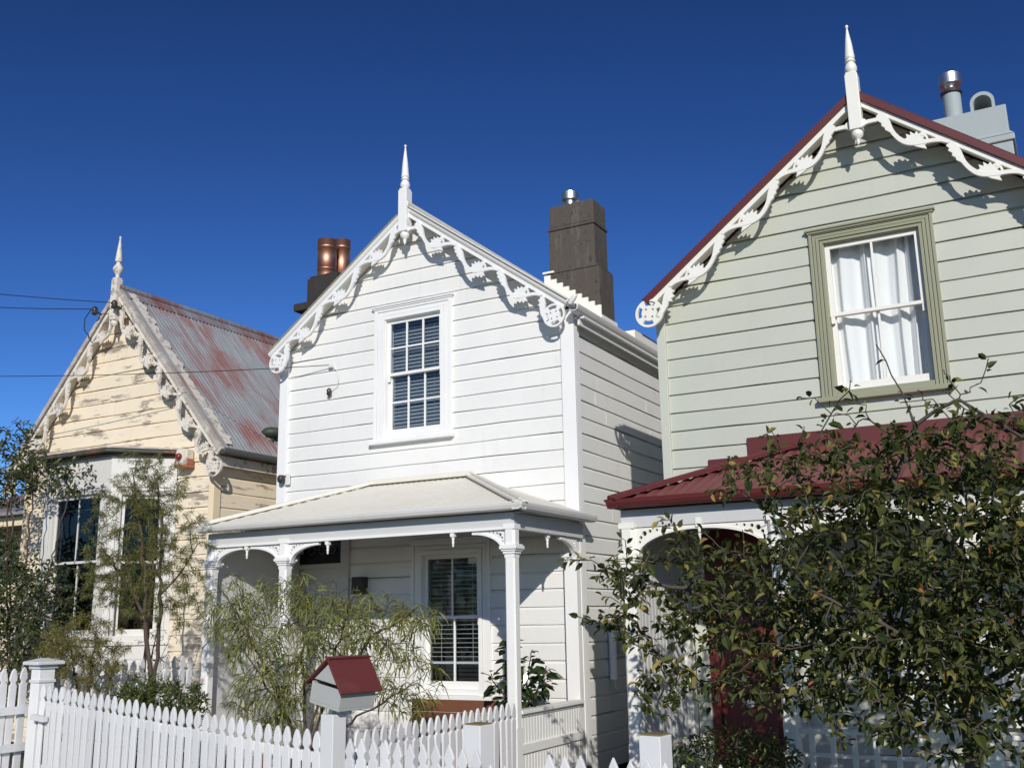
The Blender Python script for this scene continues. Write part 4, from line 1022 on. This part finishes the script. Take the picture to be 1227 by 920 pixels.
class Leaves:
    def __init__(s): s.v = []; s.f = []; s.t = []
    def oval(s, p, d, n, L, W, tone, fold=.25, bend=.15):
        d = d / (np.linalg.norm(d) + 1e-9); sd = np.cross(d, n); ln = np.linalg.norm(sd)
        if ln < 1e-6: return
        sd /= ln; n = np.cross(sd, d); b = len(s.v)
        up = n * W * fold; tip = p + d * L - n * L * bend
        m1 = p + d * L * .5 - n * L * bend * .25
        s.v += [p, p + d * L * .28 + sd * W * .44 + up * .8, p + d * L * .66 + sd * W * .40 + up - n * L * bend * .4, tip, p + d * L * .66 - sd * W * .40 + up - n * L * bend * .4, p + d * L * .28 - sd * W * .44 + up * .8, m1]
        s.f += [(b, b + 6, b + 2, b + 1), (b + 6, b + 3, b + 2), (b, b + 5, b + 4, b + 6), (b + 6, b + 4, b + 3)]; s.t += [tone] * 4
    def strip(s, p, d, n, L, W, tone, droop=.3, k=3):
        d = d / (np.linalg.norm(d) + 1e-9); sd = np.cross(d, n); ln = np.linalg.norm(sd)
        if ln < 1e-6: return
        sd /= ln; b = len(s.v)
        for i in range(k + 1):
            u = i / k; c = p + d * L * u - np.array([0, 0, droop * L * u * u]); w_ = W * (.35 + 1.3 * u * (1 - u) * 2) * (1 if i < k else .1) * .5
            s.v += [c - sd * w_, c + sd * w_]
        for i in range(k): s.f.append((b + 2 * i, b + 2 * i + 1, b + 2 * i + 3, b + 2 * i + 2)); s.t.append(tone)
    def build(s, name, mat, parent):
        me = bpy.data.meshes.new(name); o0 = np.array(ORIGIN[parent.name])
        me.from_pydata((np.array(s.v) - o0).tolist(), [], s.f); me.materials.append(mat)
        at = me.attributes.new('tone', 'FLOAT', 'FACE'); at.data.foreach_set('value', [float(t) for t in s.t])
        ob = bpy.data.objects.new(name, me); COL.objects.link(ob); ob.parent = parent; return ob

def ell(r, c, rad, n, shell=0.0):
    o = []
    while len(o) < n:
        p = r.uniform(-1, 1, 3); q = np.linalg.norm(p)
        if shell <= q <= 1: o.append(np.array(c) + p * np.array(rad))
    return o

def leafy(P, chains, par, cnt, r, L, mode, step, size, tonef, start=.35, droop=.3, wd=.5, updir=.25, lim=6, per=1, tang=.6, fold=.25, keep=None):
    for ch, tw in chains:
        if not tw and cnt[ch[len(ch) // 2]] > lim: continue
        pts = [P[i] for i in ch]; acc = 0; tot = sum(np.linalg.norm(b2 - a) for a, b2 in zip(pts[:-1], pts[1:])); ps = 0; ph = r.uniform(0, 6)
        for a, b2 in zip(pts[:-1], pts[1:]):
            l = np.linalg.norm(b2 - a); dirv = (b2 - a) / (l + 1e-9)
            m = int((ps + l - acc) / step)
            for q in range(m):
                acc += step; u = (acc - ps) / (l + 1e-9)
                if acc / tot < start and tot > .25: continue
                p = a + (b2 - a) * min(1, u)
                if keep and r.random() > keep(p): continue
                for _ in range(per):
                    ph += 2.4
                    o1 = np.cross(dirv, [0, 0, 1.0]); n1 = np.linalg.norm(o1); o1 = o1 / n1 if n1 > .05 else np.array([1., 0, 0]); o2 = np.cross(dirv, o1)
                    rad = o1 * math.cos(ph) + o2 * math.sin(ph)
                    p = p + rad * size * .22 + r.normal(0, size * .12, 3)
                    d = dirv * tang + rad + r.normal(0, .35, 3); d[2] -= droop * .6
                    nrm = np.array([0, 0, 1.0]) + r.normal(0, .55, 3) + rad * .2
                    sz = size * (r.uniform(.55, 1.2) if r.random() > .06 else r.uniform(1.3, 1.7))
                    if mode == 'oval': L.oval(p, d, nrm, sz, sz * wd * r.uniform(.8, 1.15), tonef(p, r), bend=r.uniform(0, .3), fold=fold)
                    else: L.strip(p, d, r.normal(0, 1, 3), sz, wd * r.uniform(.8, 1.2), tonef(p, r), droop=droop * r.uniform(.4, 1.5))
            ps += l

# --- apple tree
r = np.random.default_rng(5)
at_ = thing('apple_tree', 'dense green apple tree with some yellow leaves before the sage green house', 'tree', (-0.673, 6.600, 0.000))
skel = [[(-0.673, 6.600, 0.000), (-0.676, 6.600, 0.280), (-0.671, 6.600, 0.874), (-0.664, 6.600, 1.257), (-0.647, 6.666, 1.666), (-0.554, 6.732, 2.194), (-0.594, 6.798, 2.656)],
        [(-0.664, 6.600, 1.164), (-0.370, 6.534, 1.336), (0.066, 6.468, 1.534), (0.660, 6.468, 1.732), (1.188, 6.468, 1.996)],
        [(-0.660, 6.600, 1.336), (-0.990, 6.534, 1.547), (-1.518, 6.534, 1.653), (-2.112, 6.600, 1.706), (-2.640, 6.600, 1.864), (-2.970, 6.534, 1.996)],
        [(-0.647, 6.600, 1.402), (-1.056, 6.864, 1.798), (-1.584, 6.996, 2.128), (-2.046, 6.996, 2.458)],
        [(-0.634, 6.600, 1.600), (-0.264, 6.402, 1.996), (0.132, 6.336, 2.392), (-0.066, 6.204, 2.722)],
        [(-0.647, 6.600, 1.270), (-0.990, 6.072, 1.534), (-1.320, 5.808, 1.732)],
        [(-0.620, 6.666, 1.864), (-0.950, 6.600, 2.392), (-0.792, 6.600, 2.722), (-0.898, 6.600, 3.052), (-0.970, 6.600, 3.263)],
        [(-0.792, 6.600, 2.722), (-0.528, 6.600, 2.854), (-0.290, 6.600, 2.656), (-0.026, 6.600, 2.498)]]
tips = ell(r, (-.98, 6.600, 1.864), (.92, 0.95, 0.55), 290) + ell(r, (-1.75, 6.6, 1.80), (.75, .8, .5), 75) + ell(r, (0.066, 6.600, 1.956), (1.12, 0.92, 0.63), 330) + ell(r, (-2.310, 6.600, 1.732), (0.66, 0.66, 0.45), 130) + ell(r, (-1.914, 6.468, 1.362), (0.73, 0.66, 0.34), 60) + ell(r, (-1.056, 6.732, 2.445), (1.12, 0.79, 0.29), 130) + ell(r, (-0.396, 6.600, 2.550), (0.73, 0.66, 0.29), 80)
tips += ell(r, (-0.950, 6.270, 1.362), (0.59, 0.46, 0.26), 120) + ell(r, (-0.660, 6.204, 1.626), (0.46, 0.40, 0.33), 70) + ell(r, (0.066, 6.336, 1.798), (0.53, 0.53, 0.40), 70) + ell(r, (-1.716, 6.468, 1.626), (0.59, 0.66, 0.37), 90)
tips += ell(r, (-1.254, 6.468, 1.257), (0.82, 0.66, 0.26), 150) + ell(r, (-0.462, 6.072, 1.362), (0.40, 0.40, 0.24), 50) + ell(r, (-2.310, 6.600, 1.138), (0.46, 0.53, 0.18), 26) + ell(r, (0.198, 6.468, 1.468), (0.66, 0.53, 0.26), 60)
tips += [np.array(p) for p in ((-0.950, 6.574, 3.158), (-0.871, 6.600, 2.946), (-0.792, 6.626, 2.788), (-0.726, 6.600, 2.814), (-1.056, 6.600, 2.854), (-1.188, 6.666, 2.946), (-0.462, 6.600, 2.894), (-0.594, 6.600, 3.052), (-0.198, 6.600, 2.682), (-0.370, 6.600, 3.078))]
tips += [np.array(p) for p in ((-3.115, 6.600, 2.022), (-3.194, 6.534, 1.970), (-2.904, 6.600, 1.534), (-3.102, 6.600, 1.600), (-2.772, 6.600, 2.194), (-2.508, 6.600, 2.260), (-2.046, 6.996, 2.682), (-1.914, 6.864, 2.590), (-2.112, 6.996, 2.524), (-1.716, 6.864, 2.788),
                               (-1.478, 6.732, 2.814), (-1.650, 6.600, 2.722), (-1.254, 6.600, 2.854), (-1.122, 6.600, 2.788), (-1.320, 6.864, 2.722), (-0.396, 6.600, 2.946), (-0.264, 6.600, 2.788), (-0.554, 6.600, 2.999), (-0.726, 6.600, 2.920), (-0.132, 6.600, 2.854), (-0.990, 6.600, 2.722), (-2.508, 6.600, 1.204), (-2.046, 6.600, 1.138))]
tips += ell(r, (1.1, 6.6, 2.35), (.8, .8, .65), 190) + ell(r, (1.9, 6.5, 2.6), (.75, .8, .7), 150)  # unseen right side of the crown, added to dapple the wall with shade
sr = np.random.default_rng(77)
tips += [np.array((x, 6.6 + sr.normal(0, .3), 2.62 + sr.uniform(0, .34))) for x in np.linspace(-1.75, .1, 20)]
tips += ell(sr, (-.75, 6.3, 1.02), (.75, .45, .22), 80) + ell(sr, (-.5, 6.6, 1.9), (.9, .9, .6), 110)
skel += [[(-.66, 6.6, 1.75), (.1, 6.55, 2.1), (.9, 6.5, 2.3), (1.7, 6.5, 2.6)]]  # limb added to carry the unseen shading side of the crown
P, par, chains, cnt = grow(skel, tips, 3, sag=.06, wig=.16, seg=.10)
wood_mesh(P, chains, cnt, .0034, .050, 'trunk', M['bark'], at_, sides=9)
Lv = Leaves()
def tone_apple(p, r):
    x = r.random()
    if x < .085: return r.uniform(.76, .93)
    if x < .089: return r.uniform(.95, 1.0)
    return r.uniform(.0, .72)
leafy(P, chains, par, cnt, r, Lv, 'oval', .0148, .065, tone_apple, keep=lambda p: .32 if p[2] > 2.72 else (.75 if p[0] < -1.7 else 1), start=.08, wd=.56, droop=.35, lim=9)
ap_leaf = leaf_mat('apple_leaf', [(0, (.026, .040, .012)), (.4, (.058, .076, .020)), (.72, (.155, .155, .046)), (.82, (.24, .22, .06)), (.93, (.36, .28, .08)), (1, (.38, .12, .03))], rough=.5, trans=.26, spec=.2)
Lv.build('crown', ap_leaf, at_)

# --- weeping shrub in the white house's garden
r = np.random.default_rng(9)
sh = thing('weeping_shrub', 'weeping shrub with long drooping olive leaves behind the letterbox', 'shrub', (-6.05, 7.25, 0))
skel = [[(-6.05, 7.25, 0), (-6.05, 7.25, .5)], [(-6.05, 7.25, .45), (-6.4, 7.2, 1.1), (-6.85, 7.2, 1.7), (-7.1, 7.2, 1.95)], [(-6.05, 7.25, .5), (-6.1, 7.25, 1.2), (-6.15, 7.3, 1.95)], [(-6.05, 7.25, .5), (-5.75, 7.2, 1.05), (-5.3, 7.2, 1.5), (-4.85, 7.15, 1.70)], [(-6.05, 7.25, .6), (-5.8, 7.3, 1.3), (-5.6, 7.3, 1.9)], [(-6.05, 7.25, .5), (-5.4, 7.1, .85), (-4.75, 7.05, 1.12)], [(-6.05, 7.25, .5), (-6.3, 7.1, 1.0), (-6.6, 7.0, 1.4)]]
tips = ell(r, (-6.25, 7.2, 1.56), (.68, .5, .54), 215) + ell(r, (-5.45, 7.2, 1.6), (.62, .45, .28), 130) + ell(r, (-6.30, 7.15, 1.0), (.45, .4, .34), 130) + ell(r, (-5.0, 7.1, 1.22), (.42, .35, .22), 50) + ell(r, (-6.95, 7.2, 1.70), (.34, .3, .36), 60) + ell(r, (-4.75, 7.1, 1.62), (.25, .25, .16), 22) + ell(r, (-4.95, 7.1, .98), (.35, .3, .14), 16)
P, par, chains, cnt = grow(skel, tips, 4, sag=.18, wig=.22, seg=.09)
wood_mesh(P, chains, cnt, .0024, .030, 'stem', M['twig'], sh)
Lv = Leaves(); leafy(P, chains, par, cnt, r, Lv, 'strip', .0105, .10, lambda p, r: r.random(), start=.15, droop=.6, wd=.0095, lim=8, tang=.9)
Lv.build('foliage', leaf_mat('weeping_leaf', [(0, (.095, .115, .024)), (.5, (.20, .22, .052)), (.85, (.29, .295, .085)), (1, (.24, .19, .08))], .5, .3), sh)

# --- wispy tree in front of the cottage corner
r = np.random.default_rng(12)
wt = thing('wispy_tree', 'slender wispy tree with fine olive leaves before the cottage bay window', 'tree', (-7.88, 7.2, 0))
skel = [[(-7.88, 7.2, 0), (-7.88, 7.2, .95), (-7.98, 7.2, 1.35), (-8.05, 7.2, 1.7), (-8.1, 7.2, 2.2), (-8.35, 7.2, 3.1)], [(-7.9, 7.2, 1.0), (-7.85, 7.2, 1.5), (-7.85, 7.2, 2.0), (-7.9, 7.2, 2.6), (-8.0, 7.2, 3.0)], [(-7.86, 7.2, 1.85), (-7.6, 7.2, 2.1), (-7.35, 7.15, 2.35)], [(-8.05, 7.2, 1.7), (-8.4, 7.2, 2.1), (-8.75, 7.2, 2.4)], [(-7.9, 7.2, 1.0), (-8.3, 7.1, 1.25), (-8.8, 7.05, 1.4)]]
tips = ell(r, (-8.3, 7.2, 2.5), (.60, .4, .72), 360) + ell(r, (-8.0, 7.2, 2.95), (.34, .3, .34), 110) + ell(r, (-8.55, 7.2, 2.1), (.42, .35, .35), 130) + ell(r, (-7.55, 7.15, 2.1), (.36, .3, .70), 110) + ell(r, (-7.9, 7.2, 1.9), (.35, .3, .4), 30) + ell(r, (-8.35, 7.2, 3.15), (.2, .2, .25), 20)
P, par, chains, cnt = grow(skel, tips, 6, sag=.02, wig=.15, seg=.09)
wood_mesh(P, chains, cnt, .0022, .028, 'trunk', M['twig'], wt)
Lv = Leaves(); leafy(P, chains, par, cnt, r, Lv, 'strip', .0048, .040, lambda p, r: r.random(), start=.12, droop=.3, wd=.0048, lim=10, per=2)
Lv.build('crown', leaf_mat('wispy_leaf', [(0, (.085, .10, .025)), (.55, (.16, .17, .042)), (1, (.26, .23, .08))], .55, .3), wt)

# --- feathery shrub leaning over the capped post
r = np.random.default_rng(13)
fs = thing('feathery_shrub', 'feathery olive green shrub spilling over the capped fence post', 'shrub', (-8.35, 6.85, 0))
skel = [[(-8.35, 6.85, 0), (-8.35, 6.85, .7)], [(-8.35, 6.85, .6), (-8.6, 6.85, 1.3), (-8.9, 6.9, 1.65)], [(-8.35, 6.85, .7), (-8.3, 6.8, 1.3), (-8.2, 6.8, 1.6)], [(-8.35, 6.85, .65), (-8.05, 6.75, 1.1), (-7.8, 6.75, 1.3)]]
tips = ell(r, (-8.5, 6.85, 1.42), (.52, .38, .34), 230) + ell(r, (-8.15, 6.72, 1.15), (.35, .3, .28), 50)
P, par, chains, cnt = grow(skel, tips, 8, sag=.05, wig=.2, seg=.08)
wood_mesh(P, chains, cnt, .002, .022, 'stem', M['twig'], fs)
Lv = Leaves(); leafy(P, chains, par, cnt, r, Lv, 'strip', .0055, .042, lambda p, r: r.random(), start=.05, droop=.25, wd=.0048, lim=12, per=2)
Lv.build('foliage', leaf_mat('feathery_leaf', [(0, (.10, .105, .022)), (.55, (.20, .185, .045)), (1, (.28, .22, .08))], .55, .3), fs)

# --- low green hedge plant behind the fence
r = np.random.default_rng(14)
lg = thing('low_shrub', 'low dark green grassy shrub under the wispy tree', 'shrub', (-7.6, 7.0, 0))
skel = [[(-7.6, 7.0, 0), (-7.6, 7.0, .3)]] + [[(-7.6, 7.0, .25), (-7.6 + dx, 7.0, .7)] for dx in (-.4, -.2, 0, .2, .35)]
tips = ell(r, (-7.62, 7.0, .88), (.55, .38, .28), 300)
P, par, chains, cnt = grow(skel, tips, 9, wig=.1, seg=.08)
wood_mesh(P, chains, cnt, .002, .02, 'stem', M['green_twig'], lg)
Lv = Leaves(); leafy(P, chains, par, cnt, r, Lv, 'strip', .009, .065, lambda p, r: r.random(), start=.0, droop=.15, wd=.011, lim=20, per=2, tang=1.2)
Lv.build('foliage', leaf_mat('grassy_leaf', [(0, (.03, .045, .010)), (.6, (.075, .10, .02)), (1, (.15, .17, .04))], .5, .25), lg)

# --- dark leafy shrub at the cottage
def bush(name, label, base, clumps, seed, leaf, size, wd, cols, step=.03, fol='foliage', sag=.02, stem_r=.03):
    r = np.random.default_rng(seed); t = thing(name, label, 'shrub', base)
    b_ = np.array(base, float); skel = [[b_, b_ + [0, 0, .35]]]; tips = []
    for c, rad, n in clumps:
        skel.append([b_ + [0, 0, .3], (b_ + np.array(c)) / 2 + [0, 0, .15], np.array(c)]); tips += ell(r, c, rad, n)
    P, par, chains, cnt = grow(skel, tips, seed, sag=sag, wig=.15, seg=.09)
    wood_mesh(P, chains, cnt, .0026, stem_r, 'stem', M['twig'], t)
    Lv = Leaves(); leafy(P, chains, par, cnt, r, Lv, leaf, step, size, lambda p, r: r.random(), start=.1, wd=wd, droop=.25, lim=14)
    Lv.build(fol, leaf_mat(name + '_leaf', cols, .4, .2), t); return t
dk = [(0, (.024, .038, .013)), (.55, (.055, .08, .022)), (.9, (.11, .13, .04)), (1, (.11, .06, .035))]
bush('leafy_shrub', 'dark leafy shrub reaching up the cottage wall at the left edge', (-12.3, 8.9, 0),
     [((-12.9, 9.0, 4.0), (.45, .35, .50), 90), ((-12.3, 8.95, 3.62), (.60, .3, .26), 120), ((-12.95, 9.0, 3.5), (.5, .35, .30), 110), ((-12.95, 8.9, 2.3), (.60, .45, .65), 300), ((-12.2, 8.85, 2.0), (.48, .4, .55), 190), ((-12.6, 8.8, 1.45), (.85, .45, .42), 280), ((-11.45, 8.9, 3.5), (.38, .25, .28), 50), ((-13.6, 9.0, 3.0), (.5, .4, .8), 90), ((-11.75, 8.85, 2.0), (.42, .35, .55), 130), ((-11.5, 8.7, 1.35), (.55, .4, .35), 130)], 15, 'oval', .075, .5, dk, step=.022)
bush('spiky_shrub', 'dark shrub low in the shade behind the open gate', (-11.6, 8.0, 0), [((-11.6, 8.0, .95), (.8, .5, .32), 150)], 16, 'strip', .12, .012, [(0, (.02, .03, .010)), (.6, (.05, .06, .02)), (1, (.12, .11, .04))], step=.02)
bush('trailing_shrub', 'thin trailing shrub by the cottage front corner', (-9.6, 8.6, 0), [((-9.75, 8.8, 2.55), (.35, .3, .55), 34), ((-9.5, 8.7, 1.7), (.4, .3, .6), 50), ((-9.35, 8.6, 1.0), (.35, .3, .35), 34)], 17, 'strip', .045, .008, [(0, (.06, .05, .02)), (.6, (.13, .11, .03)), (1, (.20, .12, .05))], step=.03)
bush('garden_bush', 'bright green leafy bush at the foot of the red door', (-2.25, 7.3, 0), [((-2.25, 7.3, .58), (.50, .4, .30), 330)], 18, 'strip', .06, .016, [(0, (.03, .05, .012)), (.6, (.07, .10, .02)), (1, (.16, .19, .05))], step=.013)

# --- rubber plant in a pot
rp = thing('potted_plant', 'broad-leaved plant in a dark pot behind the verandah corner post', 'potted plant', (-4.98, 9.2, .148))
mb = MB(); mb.lathe(-4.98, 9.2, [(.13, .148), (.17, .30), (.19, .50), (.20, .51), (.20, .54), (.18, .54)], 24); mb.lathe(-4.98, 9.2, [(.178, .50), (.178, .525)], 24, 1); mb.build('pot', [M['pot'], M['soil']], rp)
r = np.random.default_rng(19)
skel = [[(-4.98, 9.2, .5), (-5.0, 9.2, .75)], [(-5.0, 9.2, .7), (-5.08, 9.2, 1.05), (-5.12, 9.2, 1.36)], [(-5.0, 9.2, .7), (-4.92, 9.2, 1.0), (-4.87, 9.2, 1.24)], [(-5.0, 9.2, .7), (-4.82, 9.2, .9), (-4.72, 9.2, 1.10)], [(-5.0, 9.2, .7), (-5.2, 9.2, .9), (-5.3, 9.18, 1.02)]]
tips = [np.array(p) for p in ((-5.13, 9.2, 1.42), (-4.86, 9.2, 1.30), (-4.70, 9.2, 1.16), (-5.32, 9.2, 1.08), (-4.78, 9.1, .85), (-5.0, 9.1, 1.0), (-4.66, 9.15, 1.0), (-4.9, 9.1, .95), (-4.72, 9.1, .92), (-4.84, 9.05, 1.02), (-4.95, 9.05, .85), (-4.68, 9.2, 1.08), (-5.2, 9.1, .98), (-5.1, 9.1, 1.2), (-4.82, 9.0, .8))]
P, par, chains, cnt = grow(skel, tips, 10, wig=.05, seg=.06)
wood_mesh(P, chains, cnt, .006, .02, 'stem', M['twig'], rp)
Lv = Leaves(); leafy(P, chains, par, cnt, r, Lv, 'oval', .0125, .12, lambda p, r: r.random(), start=.1, wd=.52, droop=.85, lim=20, fold=.12)
Lv.build('leaf', leaf_mat('rubber_leaf', [(0, (.014, .026, .010)), (.7, (.03, .055, .016)), (1, (.06, .085, .02))], .25, .1, .6), rp)
